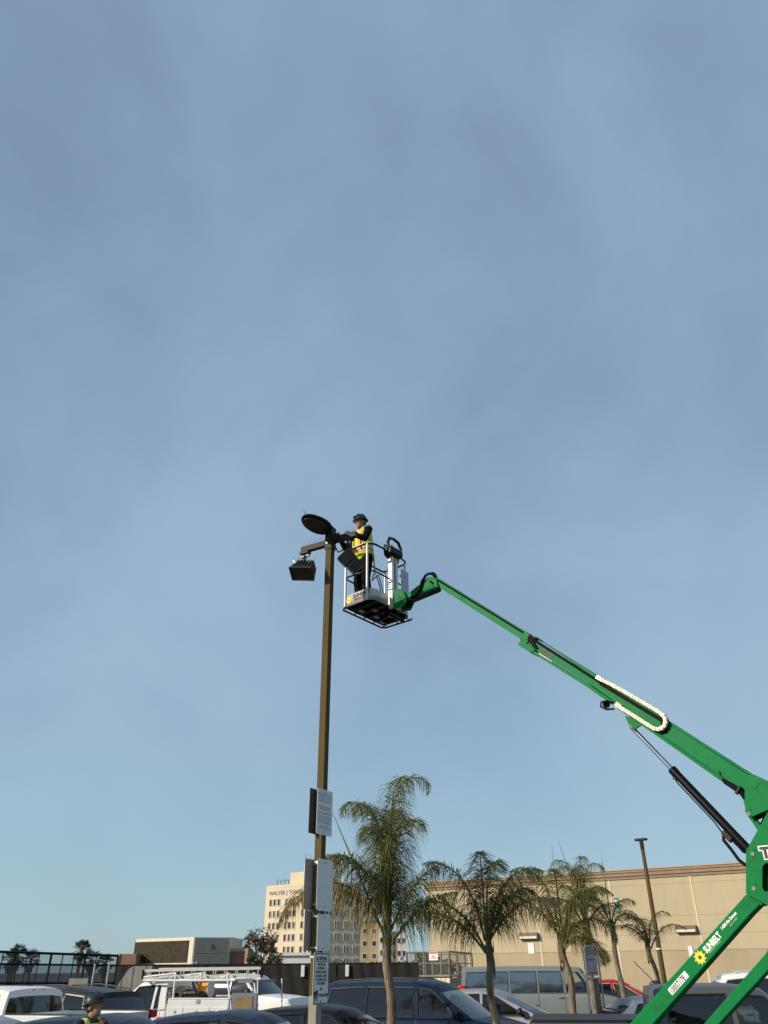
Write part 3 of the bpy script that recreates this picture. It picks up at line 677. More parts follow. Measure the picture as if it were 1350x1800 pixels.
# ================================================================ QUEEN PALMS
def frond(base, az, e0, ln_, droop, p_, rng, parent, dry=False, dens=1.0, leafl=0.55, hang=1.0):
    n = 26; pts = [V(base)]; h = V((math.cos(az), math.sin(az), 0)); step = ln_ / n; tans = []
    tw = rng.uniform(-0.25, 0.25)
    for i in range(n):
        t = i / (n - 1); e = e0 - droop * t ** p_
        hh = V((math.cos(az + tw * t), math.sin(az + tw * t), 0))
        d = hh * math.cos(e) + Z * math.sin(e); tans.append(d); pts.append(pts[-1] + d * step)
    tans.append(tans[-1])
    rc = MB(); rc.path(pts, [0.028 * (1 - 0.9 * i / n) + 0.003 for i in range(n + 1)], 5)
    o = rc.build('frond', M['rachis'], parent, smooth=60)
    lf = MB(); m = int(62 * dens * (0.6 + ln_ / 5))
    for i in range(m):
        t = 0.16 + 0.84 * (i + rng.random() * 0.6) / m; k = min(n - 1, int(t * n)); fr_ = t * n - k
        p = pts[k].lerp(pts[k + 1], max(0, min(1, fr_))); d = tans[k]
        sd = d.cross(Z)
        if sd.length < 0.25: sd = V((-math.sin(az), math.cos(az), 0))
        sd.normalize(); upn = sd.cross(d).normalized()
        prof = math.sin(math.pi * min(1, 0.22 + t * 0.80)) ** 0.6
        for s_ in (-1, 1):
            q = rng.uniform(-0.5, 0.7)                                # plumose: leaflets leave in several planes
            a = (sd * s_ * math.cos(q) + upn * math.sin(q) + d * rng.uniform(0.35, 0.8)).normalized()
            l = leafl * prof * rng.uniform(0.75, 1.12)
            w_ = rng.uniform(0.0065, 0.0115)
            g_ = rng.uniform(0.75, 1.35) * hang
            p1 = p + a * l * 0.26 - Z * 0.02; a2 = (a + V((0, 0, -1)) * g_).normalized(); p2 = p1 + a2 * l * 0.38; a3 = (a2 + V((0, 0, -1)) * g_ * 1.4).normalized(); p3 = p2 + a3 * l * 0.40
            wv = a.cross(V((rng.gauss(0, 1), rng.gauss(0, 1), rng.gauss(0, 1)))).normalized() * w_
            lf.add([p - wv * 0.5, p + wv * 0.5, p1 + wv, p1 - wv, p2 + wv * 0.8, p2 - wv * 0.8, p3], [(0, 1, 2, 3), (3, 2, 4, 5), (5, 4, 6)])
    lf.build('leaflets', M['frondy'] if dry else M['frond'], o)
def queen_palm(label, px_base, px_top, py_top, Y, fr, r0, seed, spear=None, leafl=0.55, dens=1.0, hang=1.0):
    rng = random.Random(seed)
    top = atY(px_top, py_top, Y); b = V((gx(px_base, Y), Y, 0))
    t = thing('queen_palm', label, 'palm tree', b, group='queen palms in the car park planters')
    n = 18; rows = []
    pp = [b.lerp(top, i / n) + V((0.06 * math.sin(i * 0.5 + seed) * (i / n), 0.03 * math.cos(i * .7), 0)) for i in range(n + 1)]
    for i, p in enumerate(pp):
        tt = i / n; r = r0 * (1.25 - 0.35 * tt if tt < 0.15 else 1.18 - 0.30 * tt) * (1 + (0.05 if i % 2 else -0.03))
        rows.append([p + V((math.cos(2 * math.pi * j / 14), math.sin(2 * math.pi * j / 14), 0)) * r * (1 + 0.05 * noise.noise(V((j, i * 0.8, seed)))) for j in range(14)])
    MB().grid(rows, True).build('trunk', M['trunk'], t, smooth=50)
    cr = MB()
    for k in range(16):                                                # old leaf bases hugging the neck
        a = k * 2.4; z0 = top.z - 0.42 + 0.035 * k; d = V((math.cos(a), math.sin(a), 0)); c0 = V((pp[-1].x, pp[-1].y, z0)) + d * r0 * 0.72
        tg = V((-math.sin(a), math.cos(a), 0)) * r0 * 0.6; q = c0 + Z * rng.uniform(0.25, 0.4) + d * rng.uniform(0.0, 0.05)
        cr.add([c0 - tg - Z * 0.06, c0 + tg - Z * 0.06, q + tg * 0.35, q - tg * 0.35, c0 + d * 0.035], [(0, 1, 4), (1, 2, 4), (2, 3, 4), (3, 0, 4)])
    cr.tube(pp[-2], top + Z * 0.35, r0 * 0.8, r0 * 0.35, n=10)
    crown = cr.build('crown', M['boot'], t, smooth=40)
    for (az, e0, ln_, dr, p_, *dry) in fr:
        a = R_(az); frond(top + Z * rng.uniform(0.0, 0.25) + V((math.cos(a), math.sin(a), 0)) * 0.04, a, R_(e0), ln_, R_(dr), p_, rng, crown, dry=bool(dry and dry[0]), leafl=leafl, dens=dens, hang=hang)
    for (az, e0, ln_) in (spear or []):
        a = R_(az); d = V((math.cos(a) * math.cos(R_(e0)), math.sin(a) * math.cos(R_(e0)), math.sin(R_(e0)))); q = top + d * ln_
        MB().path([top, top.lerp(q, 0.6), q], [0.03, 0.022, 0.003], 6).build('spear_leaf', M['rachis'], crown)
def rfr(seed, n, lmin, lmax):
    rng = random.Random(seed); o = []
    for k in range(n):
        u = k / (n - 1); o.append((k * 137.5 + rng.uniform(-15, 15), 84 - 52 * u + rng.uniform(-6, 6), lmin + (lmax - lmin) * rng.random(), 75 + 75 * u + rng.uniform(-15, 15), rng.uniform(1.3, 2.0), rng.random() < 0.12 + 0.25 * u))
    return o
# frond: azimuth, start elevation, length, total droop, droop exponent, dry
queen_palm('tallest queen palm, nearest the lamp post, with an upright plume', 687, 683, 1662, 18.0, [
    (14, 90, 4.15, 205, 6.0), (168, 82, 2.8, 130, 1.9), (178, 56, 3.0, 135, 1.5, 1), (192, 68, 2.6, 130, 1.6, 1), (345, 64, 1.7, 40, 1.6), (5, 50, 1.8, 45, 1.8),
    (110, 86, 3.3, 150, 3.0), (290, 88, 3.8, 160, 4.4), (215, 78, 2.8, 130, 2.0), (150, 88, 3.7, 160, 4.0), (240, 87, 3.4, 155, 3.4), (70, 87, 3.6, 160, 3.6), (310, 86, 3.1, 160, 3.4)], 0.088, 3, [(165, 64, 3.1)], leafl=1.0, dens=1.6, hang=1.05)
queen_palm('second queen palm, arching fronds symmetrical in front of the store', 870, 857, 1676, 19.5, [
    (50, 87, 2.7, 150, 3.0), (180, 64, 2.6, 125, 1.5), (0, 54, 2.1, 75, 1.5, 1), (200, 78, 2.4, 95, 2.0, 1), (165, 54, 1.9, 70, 1.5, 1), (345, 78, 2.3, 100, 2.0),
    (260, 84, 2.6, 100, 2.6), (20, 70, 2.0, 90, 1.8)], 0.080, 5, leafl=0.9, dens=1.8, hang=1.0)
queen_palm('third queen palm, shaggy drooping crown in front of the grey van', 1004, 992, 1672, 23.0, [
    (180, 62, 2.4, 95, 1.6), (172, 76, 2.4, 105, 1.9, 1), (200, 84, 2.6, 115, 2.4), (0, 62, 1.9, 150, 1.5), (340, 76, 2.2, 125, 2.0), (30, 80, 2.3, 115, 2.2),
    (260, 84, 2.5, 110, 2.4), (290, 60, 1.7, 145, 1.4), (20, 40, 1.5, 115, 1.0, 1), (310, 40, 1.5, 115, 1.0, 1)], 0.088, 8, [(85, 84, 2.6)], leafl=0.7, dens=1.6, hang=0.9)
queen_palm('fourth queen palm with narrow plume above the store roofline', 1037, 1030, 1630, 31.0, [
    (150, 88, 3.0, 165, 4.0), (30, 87, 2.8, 170, 3.4), (180, 68, 1.9, 110, 1.7), (0, 58, 1.7, 90, 1.6), (220, 76, 2.0, 120, 2.0), (300, 74, 2.0, 120, 2.0), (80, 89, 2.6, 175, 4.0), (270, 88, 2.8, 175, 4.0), (200, 87, 2.5, 175, 3.6)], 0.115, 12, [(170, 78, 3.0)], leafl=0.75, dens=1.1, hang=0.9)
queen_palm('fifth queen palm, thin curved trunk below the green wall sign', 1091, 1076, 1635, 32.0, [
    (180, 62, 1.8, 105, 1.5), (0, 64, 1.2, 120, 1.5), (210, 80, 1.7, 115, 2.0), (320, 74, 1.5, 125, 1.7), (160, 76, 1.8, 110, 1.8, 1)], 0.09, 17, [(80, 86, 2.6)], leafl=0.6, dens=1.15, hang=0.7)
queen_palm('smallest queen palm, sparse fronds beside the distant lamp post', 1158, 1143, 1670, 33.0, [
    (180, 60, 1.7, 95, 1.5, 1), (0, 62, 1.9, 100, 1.5, 1), (120, 84, 1.8, 130, 2.2, 1), (240, 82, 1.7, 130, 2.0, 1), (165, 86, 1.9, 150, 2.4), (330, 84, 1.7, 140, 2.2, 1), (200, 74, 1.6, 120, 1.8)], 0.085, 21, leafl=0.48, dens=1.1, hang=0.6)

# ================================================================ MAIN LAMP POST
PY = 11.3
NL = V((-0.47, -0.88, 0)).normalized(); ND = V((0.88, -0.47, 0)).normalized()
PX = atY(566.5, 1380, PY).x; PC = V((PX, PY, 0)); PHW = 0.0565
def pz(py, px=577): return atY(px, py, PY).z
ztop = pz(958)
def lamp_post():
    t = thing('lamp_post', 'tall square bronze parking lot lamp post carrying signs and floodlights', 'lamp post', PC)
    MB().obox(PC + Z * (1.70 + ztop) / 2, ND, NL, Z, PHW, PHW, (ztop - 1.70) / 2).build('pole', M['pole'], t, bevel=0.008)
    MB().obox(PC + Z * 0.85, ND, NL, Z, PHW + 0.003, PHW + 0.003, 0.85).build('pole_foot', M['polecon'], t, bevel=0.008)
    MB().obox(PC + Z * 0.012, ND, NL, Z, 0.16, 0.16, 0.012).build('base_plate', M['steel'], t)
    for i in (-1, 1):
        for j in (-1, 1): MB().tube(PC + ND * 0.12 * i + NL * 0.12 * j + Z * 0.02, PC + ND * 0.12 * i + NL * 0.12 * j + Z * 0.09, 0.012, n=6).build('anchor_bolt', M['steel'], t)
    z1 = pz(929)
    MB().obox(PC + Z * ((ztop - 0.10) + z1) / 2, ND, NL, Z, PHW + 0.012, PHW + 0.012, (z1 - ztop + 0.10) / 2).build('top_sleeve', M['darkfix'], t, bevel=0.006)
    for k, py in enumerate((957, 950, 944)):
        MB().tube(PC + NL * (PHW + 0.012) + ND * 0.02 * (k - 1) + Z * pz(py), PC + NL * (PHW + 0.03) + ND * 0.02 * (k - 1) + Z * pz(py), 0.011, n=6).build('bolt', M['brass'], t)
    MB().obox(PC + NL * (PHW + 0.003) + Z * 0.55, ND, NL, Z, 0.035, 0.004, 0.07).build('hand_hole_cover', M['polecon'], t)
    # straps for the signs
    for py in (1516, 1519, 1590, 1611, 1666, 1682): MB().obox(PC + Z * pz(py, 560), ND, NL, Z, PHW + 0.006, PHW + 0.006, 0.011).build('band', M['steel'], t)
    # cross arms
    eL = (onp(531, 966, PC, NL) - PC); eR = (onp(627, 946, PC, NL) - PC)
    za = ztop + 0.02
    arms = {}
    for nm, e, sg in (('left', eL, -1), ('right', eR, 1)):
        ln_ = abs(e.dot(ND)); zA = za + (0.02 if sg < 0 else 0.05)
        c = PC + ND * sg * (ln_ + PHW + 0.012) / 2 + Z * zA
        a = MB().obox(c, ND, NL, Z, (ln_ - PHW - 0.012) / 2, 0.042, 0.05).build('cross_arm', M['darkfix'], t, bevel=0.006)
        arms[nm] = (PC + ND * sg * ln_ + Z * zA, zA, ln_)
        rng = random.Random(4 + sg)
        for k in range(34):
            s_ = PHW + 0.06 + (ln_ - PHW - 0.1) * k / 33; b0 = PC + ND * sg * s_ + Z * (zA + 0.05)
            MB().tube(b0, b0 + Z * rng.uniform(0.08, 0.12) + NL * rng.uniform(-0.05, 0.05) + ND * rng.uniform(-0.03, 0.03), 0.0022, 0.0014, n=3).build('bird_spike', M['spike'], a)
    # gusset plate on the right arm
    MB().obox(PC + ND * 0.13 + NL * 0.05 + Z * (za + 0.08), ND, NL, Z, 0.075, 0.012, 0.06).build('gusset', M['darkfix'], t, bevel=0.01)
    # egg-shaped area luminaire facing down
    hc = PC + NL * 0.40 - ND * 0.03 + Z * (onp(554, 921, PC + NL * 0.40, V((0, 1, 0))).z)
    rows = []; nu = 28
    for i in range(9):
        u = i / 8; ph = math.pi * u
        rr, zz_ = math.sin(ph), math.cos(ph)
        ring = []
        for j in range(nu):
            q = 2 * math.pi * j / nu; ex = math.cos(q); wy = 0.215 * (1 - 0.16 * ex) * math.sin(q)
            ring.append(hc + NL * (0.345 * ex * rr) + ND * (wy * rr) + Z * (0.085 * zz_ if zz_ > 0 else 0.03 * zz_))
        rows.append(ring)
    hd = MB().grid(rows, True).build('luminaire', M['darkfix'], t, smooth=50)
    ring = [hc + NL * 0.30 * math.cos(2 * math.pi * j / 24) + ND * 0.17 * math.sin(2 * math.pi * j / 24) - Z * 0.034 for j in range(24)]
    MB().prism(ring, [p - Z * 0.012 for p in ring]).build('lens', M['lens'], hd)
    MB().obox(PC + NL * 0.10 + Z * (hc.z + 0.0), ND, NL, Z, 0.05, 0.06, 0.045).build('luminaire_neck', M['darkfix'], t, bevel=0.01)
    rng = random.Random(2)
    for k in range(7):
        b0 = hc + NL * 0.27 + ND * -0.03 + Z * 0.05; MB().tube(b0, b0 + (Z + NL * rng.uniform(0, 0.8) + ND * rng.uniform(-0.9, 0.3)).normalized() * rng.uniform(0.08, 0.15), 0.003, 0.0015, n=3).build('bird_spike', M['spike'], hd)
    # left floodlight: hangs under the arm end, lens to the camera and down
    e, zA, _ = arms['left']
    bc = e + ND * 0.07
    MB().obox(bc - Z * 0.072, ND, NL, Z, 0.085, 0.05, 0.022).build('mount_plate', M['darkfix'], t, bevel=0.004)
    MB().tube(bc - Z * 0.13 - ND * 0.08, bc - Z * 0.13 + ND * 0.08, 0.026, n=10).build('knuckle', M['alu'], t)
    ax = V((0.93, -0.30, -0.17)).normalized(); fz = V((-0.10, -0.52, -0.85)); fz = (fz - ax * fz.dot(ax)).normalized(); uz = ax.cross(fz).normalized(); uz = uz if uz.z > 0 else -uz
    c = onp(535, 1002, PC + NL * 0.05, V((0, 1, 0)))
    a_, b_ = [], []
    for sx, sz in ((-1, -1), (1, -1), (1, 1), (-1, 1)):
        a_.append(c + ax * sx * 0.20 + uz * sz * 0.125 + fz * 0.11); b_.append(c + ax * sx * 0.15 + uz * (sz * 0.09 + 0.02) - fz * 0.13)
    fl = MB().prism(a_, b_).build('floodlight', M['darkfix'], t, bevel=0.012)
    MB().obox(c + fz * 0.115, ax, uz, fz, 0.175, 0.10, 0.004).build('lens', M['lens'], fl)
    fr = MB()
    for e_ in (-1, 1): fr.obox(c + fz * 0.116 + ax * e_ * 0.188, ax, uz, fz, 0.012, 0.125, 0.012); fr.obox(c + fz * 0.116 + uz * e_ * 0.1135, ax, uz, fz, 0.175, 0.0115, 0.0115)
    fr.build('lens_frame', M['darkfix'], fl)
    for k in range(5): MB().obox(c - fz * 0.02 + uz * 0.118 + ax * (0.06 * (k - 2)), ax, fz, uz, 0.006, 0.08, 0.02).build('cooling_fin', M['darkfix'], fl)
    for cl, m_, sc_ in ((c - ax * 0.12 + uz * 0.10, 12, 1.0), (c + ax * 0.13 + uz * 0.09, 10, 0.9)):
        for k in range(m_): MB().tube(cl, cl + (Z * 1.1 + ND * rng.uniform(-0.8, 0.8) + NL * rng.uniform(-.6, .6)).normalized() * rng.uniform(0.10, 0.19) * sc_, 0.0025, 0.0012, n=3).build('bird_spike', M['spike'], fl)
    MB().tube(bc - Z * 0.13, c + uz * 0.08, 0.03, n=8).build('knuckle', M['darkfix'], t)
    # right floodlight: turned aside, long housing pointing down to the right
    e, zA, _ = arms['right']
    kx = e - ND * 0.13
    MB().obox(kx - Z * 0.07, ND, NL, Z, 0.06, 0.045, 0.02).build('mount_plate', M['darkfix'], t)
    c = onp(616, 987, PC + NL * 0.10 + ND * 0.3, V((0, 1, 0)))
    MB().tube(kx - Z * 0.06, kx - Z * 0.16, 0.022, n=8).build('knuckle', M['alu'], t)
    a = (RGT * 0.70 - UPV * 0.70 - FWD * 0.10).normalized(); b = RGT * 0.72 + UPV * 0.66 + FWD * 0.25; b = (b - a * b.dot(a)).normalized(); dd = a.cross(b).normalized(); dd = dd if dd.y < 0 else -dd
    fl = MB().obox(c - a * 0.085, a, b, dd, 0.10, 0.118, 0.10).build('floodlight', M['darkfix'], t, bevel=0.012)
    MB().obox(c + a * 0.105, a, b, dd, 0.085, 0.110, 0.095).build('visor', mat('fixture_grey', (0.055, 0.053, 0.046), 0.6), fl, bevel=0.008)
    for k in range(5): MB().obox(c + a * (0.045 + 0.032 * k) + dd * 0.098, a, b, dd, 0.003, 0.105, 0.006).build('visor_rib', M['darkfix'], fl)
    for k in range(4): MB().obox(c + a * 0.105 + b * (0.05 * (k - 1.5)) + dd * 0.098, a, b, dd, 0.08, 0.003, 0.0055).build('visor_rib', M['darkfix'], fl)
    MB().tube(kx - Z * 0.15, c - a * 0.06 + b * 0.09, 0.03, n=8).build('knuckle', M['darkfix'], t)
    # cable drooping beside the right arm
    MB().path([PC + ND * 0.09 + Z * (za - 0.06), PC + ND * 0.16 + Z * (za - 0.20), PC + ND * 0.30 + Z * (za - 0.17), kx - Z * 0.12], 0.012, 6).build('cable', M['rubber'], t)
lamp_post()

def sign_panel(name, label, corners, back, m, m_back, rad=0.03, cat='sign', extra=None, lift=0.0):
    """corners: pixels of left-top, right-bottom on the face plane; the plate is parallel to the shaded pole face"""
    sgn = -1 if back else 1
    p0 = PC + ND * sgn * (PHW + 0.022 + lift)
    H = V((-ND.y, ND.x, 0)); H = H if H.y > 0 else -H                       # in-plane horizontal, pointing right and away
    (xl, yt), (xr, yb) = corners
    L0 = onp(xl, (yt + yb) / 2, p0, ND); 
    zt_ = onp(xl, yt, p0, ND).z; zb_ = onp(xl, yb, p0, ND).z
    s0 = (L0 - p0).dot(H); s1 = xr if back else (onp(xr, (yt + yb) / 2, p0, ND) - p0).dot(H)
    if back: s1 = s0 + xr
    c = p0 + H * (s0 + s1) / 2 + Z * (zt_ + zb_) / 2; hw, hh = (s1 - s0) / 2, (zt_ - zb_) / 2
    t = thing(name, label, cat, c)
    pts = []
    for cx, cy, a0 in ((hw - rad, hh - rad, 0), (-hw + rad, hh - rad, 90), (-hw + rad, -hh + rad, 180), (hw - rad, -hh + rad, 270)):
        for k in range(4): q = R_(a0 + 30 * k); pts.append((cx + rad * math.cos(q), cy + rad * math.sin(q)))
    MB().prism([c + H * x + Z * y - ND * 0.0018 for x, y in pts], [c + H * x + Z * y + ND * 0.0018 for x, y in pts]).build('plate', m, t)
    for e in (-1, 1): MB().tube(c + Z * e * hh * 0.86 + ND * 0.001, c + Z * e * hh * 0.86 + ND * 0.008, 0.009, n=6).build('bolt', M['ink'], t)
    return t, c, H, hw, hh
def faint_lines(t, c, H, hw, hh, rows, m, seed, words=(5, 8)):
    rng = random.Random(seed); mb = MB()
    for (yc, h_, wfrac) in rows:
        x = -hw * wfrac
        while x < hw * wfrac - 0.02:
            ww = rng.uniform(0.018, 0.05); ww = min(ww, hw * wfrac - x); mb.obox(c + H * (x + ww / 2) + Z * yc * hh + ND * 0.003, H, ND, Z, ww / 2, 0.0005, h_); x += ww + 0.012
    mb.build('lettering', m, t)['kind'] = 'stuff'
t, c, H, hw, hh = sign_panel('notice_sign', 'white notice sign with faded text, topmost on the lamp post', ((557, 1384), (584, 1465)), False, M['signwhite'], None, 0.012)
faint_lines(t, c, H, hw, hh, [(0.80 - 0.085 * k, 0.006, 0.86) for k in range(5)] + [(0.22, 0.011, 0.8), (0.12, 0.011, 0.6), (-0.05, 0.011, 0.85)] + [(-0.2 - 0.09 * k, 0.006, 0.86) for k in range(4)] + [(-0.62, 0.007, 0.5), (-0.72, 0.006, 0.86)], M['greyink'], 5)
WA = hw * 2
sign_panel('notice_sign', 'black-backed sign on the far side of the post, topmost on its left', ((543.5, 1384), (WA, 1464)), True, M['signdark'], None, 0.012)
t, c, H, hw, hh = sign_panel('blank_sign', 'faded blank grey sign with rounded corners, middle of the lamp post', ((557, 1508), (585, 1600)), False, M['signwhite'], None, 0.045)
WB = hw * 2
sign_panel('blank_sign', 'grey sign back on the far side of the post, middle left', ((534.5, 1508), (WB, 1598)), True, M['signback'], None, 0.03)
t, c, H, hw, hh = sign_panel('narrow_sign', 'narrow blank grey sign just above the black-bordered notice', ((557.5, 1606), (579.5, 1671)), False, M['signwhite'], None, 0.01)
sign_panel('narrow_sign', 'narrow grey sign back at the lower left of the post', ((534.5, 1601), (hw * 2.1, 1671)), True, M['signback'], None, 0.01)
for sx in (-0.35, 0.4): MB().obox(c + H * hw * sx + Z * (hh + 0.022) + ND * 0.006, H, ND, Z, 0.06 if sx < 0 else 0.03, 0.004, 0.012).build('clip', M['ink'], t)
t, c, H, hw, hh = sign_panel('responsibility_sign', 'white black-bordered NOT RESPONSIBLE notice, lowest on the lamp post', ((550.5, 1674), (578, 1767)), False, M['signwhite'], None, 0.03, lift=0.012)
bd = MB(); 
for e in (-1, 1): bd.obox(c + H * e * (hw - 0.012) + ND * 0.003, H, ND, Z, 0.006, 0.0008, hh - 0.035); bd.obox(c + Z * e * (hh - 0.012) + ND * 0.003, H, ND, Z, hw - 0.035, 0.0008, 0.006)
for ex in (-1, 1):
    for ez in (-1, 1): bd.obox(c + H * ex * (hw - 0.023) + Z * ez * (hh - 0.023) + ND * 0.003, (H * ex - Z * ez).normalized(), ND, (H * ex + Z * ez).normalized(), 0.019, 0.0008, 0.006)
bd.build('border', M['ink'], t)
lines = [('NOT RESPONSIBLE', 0.70, 0.062, 0.92), ('FOR THEFT, FIRE', 0.49, 0.052, 0.72), ('OR DAMAGE TO', 0.34, 0.052, 0.66), ('PERSONAL PROPERTY', 0.19, 0.052, 0.9), ('OR DAMAGE CAUSED', 0.04, 0.052, 0.88), ('BY SHOPPING CARTS', -0.11, 0.052, 0.9), ('IN THE PARKING', -0.25, 0.052, 0.72), ('AREA.', -0.45, 0.048, 0.25)]
for (s_, y, sz, wf) in lines:
    nat = len(s_) * sz * 0.86 * 0.62; text('lettering', s_, sz * 0.86, c + Z * (y * hh) + ND * 0.004, H, Z, M['printink'], t, sx=wf * 2 * (hw - 0.03) / nat, align='CENTER', bold=0.0)
MB().obox(c + Z * hh * 0.655 + ND * 0.003, H, ND, Z, hw * 0.8, 0.0008, 0.004).build('underline', M['ink'], t)
text('lettering', 'THE MANAGEMENT', 0.048, c + Z * (-0.70 * hh) + H * hw * 0.28 + ND * 0.004, H, Z, M['printink'], t, sx=0.62, align='CENTER', bold=0.0)
cc = c - H * hw * 0.62 - Z * hh * 0.68 + ND * 0.003                          # small cart pictogram
ic = MB(); ic.obox(cc + Z * 0.035, (H + Z * 0.25).normalized(), ND, Z, 0.045, 0.0006, 0.022); ic.obox(cc - Z * 0.02, H, ND, Z, 0.035, 0.0006, 0.006); ic.obox(cc + H * 0.028 + Z * 0.0, (H * 0.3 + Z).normalized(), ND, (H - Z * 0.3).normalized(), 0.05, 0.0006, 0.005)
for e in (-1, 1): ic.obox(cc + H * 0.025 * e - Z * 0.045, H, ND, Z, 0.009, 0.0006, 0.009)
ic.obox(cc - H * 0.012 + Z * 0.005, H, ND, Z, 0.02, 0.0006, 0.03)
ic.build('symbol', M['ink'], t)

# ---------------------------------------------------------------- distant lamp post
def far_lamp():
    Y = 36.0; top = atY(1127, 1478, Y); b = V((gx(1166, Y), Y, 0)); b.x = top.x
    t = thing('lamp_post', 'distant thin bronze lamp post with two small heads by the store', 'lamp post', (top.x, Y, 0))
    MB().tube((top.x, Y, 0), (top.x, Y, top.z), 0.115, 0.075, n=12).build('pole', M['pole'], t, smooth=40)
    MB().tube((top.x, Y, 0), (top.x, Y, 0.7), 0.26, n=16).build('pole_foot', M['concrete'], t, smooth=40)
    zb = atY(1165, 1669, Y).z
    for z in (zb, zb + 0.45): MB().tube((top.x, Y, z), (top.x, Y, z + 0.05), 0.115, n=12).build('band', M['poster'], t)
    for e in (-1, 1):
        d = V((0.8 * e, -0.6 * e, 0)); c = V((top.x, Y, top.z + 0.05)) + d * 0.09
        MB().tube((top.x, Y, top.z - 0.05), c, 0.035, n=6).build('arm', M['darkfix'], t)
        MB().obox(c + d * 0.05, d, d.cross(Z), Z, 0.13, 0.10, 0.05).build('luminaire', M['darkfix'], t, bevel=0.03)
    MB().tube((top.x, Y, top.z - 0.35), (top.x, Y, top.z + 0.08), 0.085, n=10).build('top_sleeve', M['darkfix'], t)
far_lamp()

# ---------------------------------------------------------------- cart return frame sign
def cart_sign():
    Y = 21.0
    t0 = atY(1040, 1760, Y); d = V((0.93, 0.36, 0)).normalized(); n_ = V((d.y, -d.x, 0))
    p0 = V((t0.x, Y, 0))
    t = thing('cart_return_frame', 'rounded steel tube frame of a cart return holding posters', 'cart return', p0)
    def q(px, py): return onp(px, py, p0, n_)
    a, b, c_, e = q(1033, 1785), q(1024, 1663), q(1049, 1666), q(1062, 1785)
    zt_ = b.z; sl, sr = (b - p0).dot(d), (q(1052, 1690) - p0).dot(d)
    def P(s, z): return p0 + d * s + Z * z
    r = 0.09
    MB().path([P(sl, 0), P(sl, zt_ - r), P(sl + r * 0.3, zt_ - r * 0.3), P(sl + r, zt_), P(sr - r, zt_), P(sr - r * 0.3, zt_ - r * 0.3), P(sr, zt_ - r), P(sr, 0)], 0.021, 10).build('tube_frame', M['steel'], t, smooth=60)
    zm = q(1035, 1720).z
    MB().tube(P(sl, zm), P(sr, zm), 0.024, n=10).build('cross_bar', M['steel'], t, smooth=60)
    MB().tube(P((sl + sr) / 2 - 0.02, 0), P((sl + sr) / 2 - 0.02, zm), 0.018, n=8).build('middle_tube', M['steel'], t)
    MB().obox(P((sl + sr) / 2 + 0.05, zm / 2), d, n_, Z, 0.05, 0.05, zm / 2 - 0.02).build('timber_post', M['wood'], t)
    po = MB().obox(P((sl + sr) / 2, (zt_ + zm) / 2), d, n_, Z, (sr - sl) / 2 - 0.05, 0.006, (zt_ - zm) / 2 - 0.06).build('poster_board', M['corr'], t)
    hw = (sr - sl) / 2 - 0.06
    for z0, z1, m in ((0.02, 0.55, 'poster'),):
        MB().obox(P((sl + sr) / 2, zm + (zt_ - zm) * 0.42) - n_ * -0.009, d, n_, Z, hw * 0.92, 0.002, (zt_ - zm) * 0.30).build('poster', M['greyink'], t)
    for k, (fz, m) in enumerate(((0.58, 'redink'), (0.40, 'greyink'), (0.18, 'redink'))):
        MB().obox(P((sl + sr) / 2, zm + (zt_ - zm) * fz) + n_ * 0.014, d, n_, Z, hw * 0.75, 0.001, 0.016).build('lettering', M[m], t)
cart_sign()
# ================================================================ BOOM LIFT
MY = 12.4
U_ = V((-0.776, 0.632, 0)).normalized(); NB = V((-U_.y, U_.x, 0)); NB = NB if NB.y < 0 else -NB     # NB: near side of the boom plane
VV = -NB
M0 = atY(691, 1066, MY)                                                     # jib end at the platform
def bp(px, py, off=0.0): return onp(px, py, M0 + NB * off, NB)
lift_base = bp(1110, 1810, 0); lift_base.z = 0
lift = thing('boom_lift', 'green trailer-mounted boom lift reaching up to the lamp post', 'boom lift', lift_base)
def plate(name, pix, off0, off1, m, parent=None, bevel=0.006, traced=None):
    """polygon traced on the plane at off0, extruded across the boom to off1"""
    q = [bp(x, y, off0 if traced is None else traced) for x, y in pix]
    base = off0 if traced is None else traced
    return MB().prism([p + NB * (off0 - base) for p in q], [p + NB * (off1 - base) for p in q]).build(name, m, parent or lift, bevel=bevel)
hwF, hwB = 0.065, 0.095
# upper boom, base section and telescoped fly section: tube plus proud top and bottom rails
fly = plate('fly_boom', [(769, 1021), (935, 1122), (928, 1131), (774, 1034)], hwF, -hwF, M['green'])
plate('fly_top_rail', [(766, 1013.5), (925, 1111), (937, 1121), (768, 1019)], hwF + 0.006, -hwF - 0.006, M['green'], fly, 0.004)
MB().path([bp(770, 1019.6, hwF + 0.012), bp(840, 1062.6, hwF + 0.012), bp(934, 1120.6, hwF + 0.012)], 0.017, 6).build('hose', M['rubber'], fly)
for x, y in ((812, 1051), (858, 1075)): MB().tube(bp(x, y, hwF), bp(x, y, hwF + 0.008), 0.014, n=10).build('bolt', M['ink'], fly)
MB().obox(bp(789, 1043, hwF + 0.003), (bp(796, 1047) - bp(788, 1042)).normalized(), NB, Z, 0.035, 0.002, 0.012).build('slot', M['ink'], fly)
mb_ = plate('main_boom', [(934, 1120), (1030, 1181), (1120, 1236), (1330, 1371), (1308, 1394), (1120, 1262), (1030, 1198), (918, 1129)], hwB, -hwB, M['green'])
plate('boom_top_rail', [(930, 1113), (1030, 1174.5), (1130, 1238.5), (1325, 1363), (1330, 1370), (1130, 1243), (1030, 1181)], hwB + 0.008, -hwB - 0.008, M['green'], mb_, 0.004)
plate('boom_bottom_flange', [(913, 1128), (1030, 1200), (1120, 1262), (1270, 1367), (1269, 1374), (1120, 1269.5), (1030, 1206.5), (910, 1131.5)], hwB + 0.012, -hwB - 0.012, M['green'], mb_, 0.003)
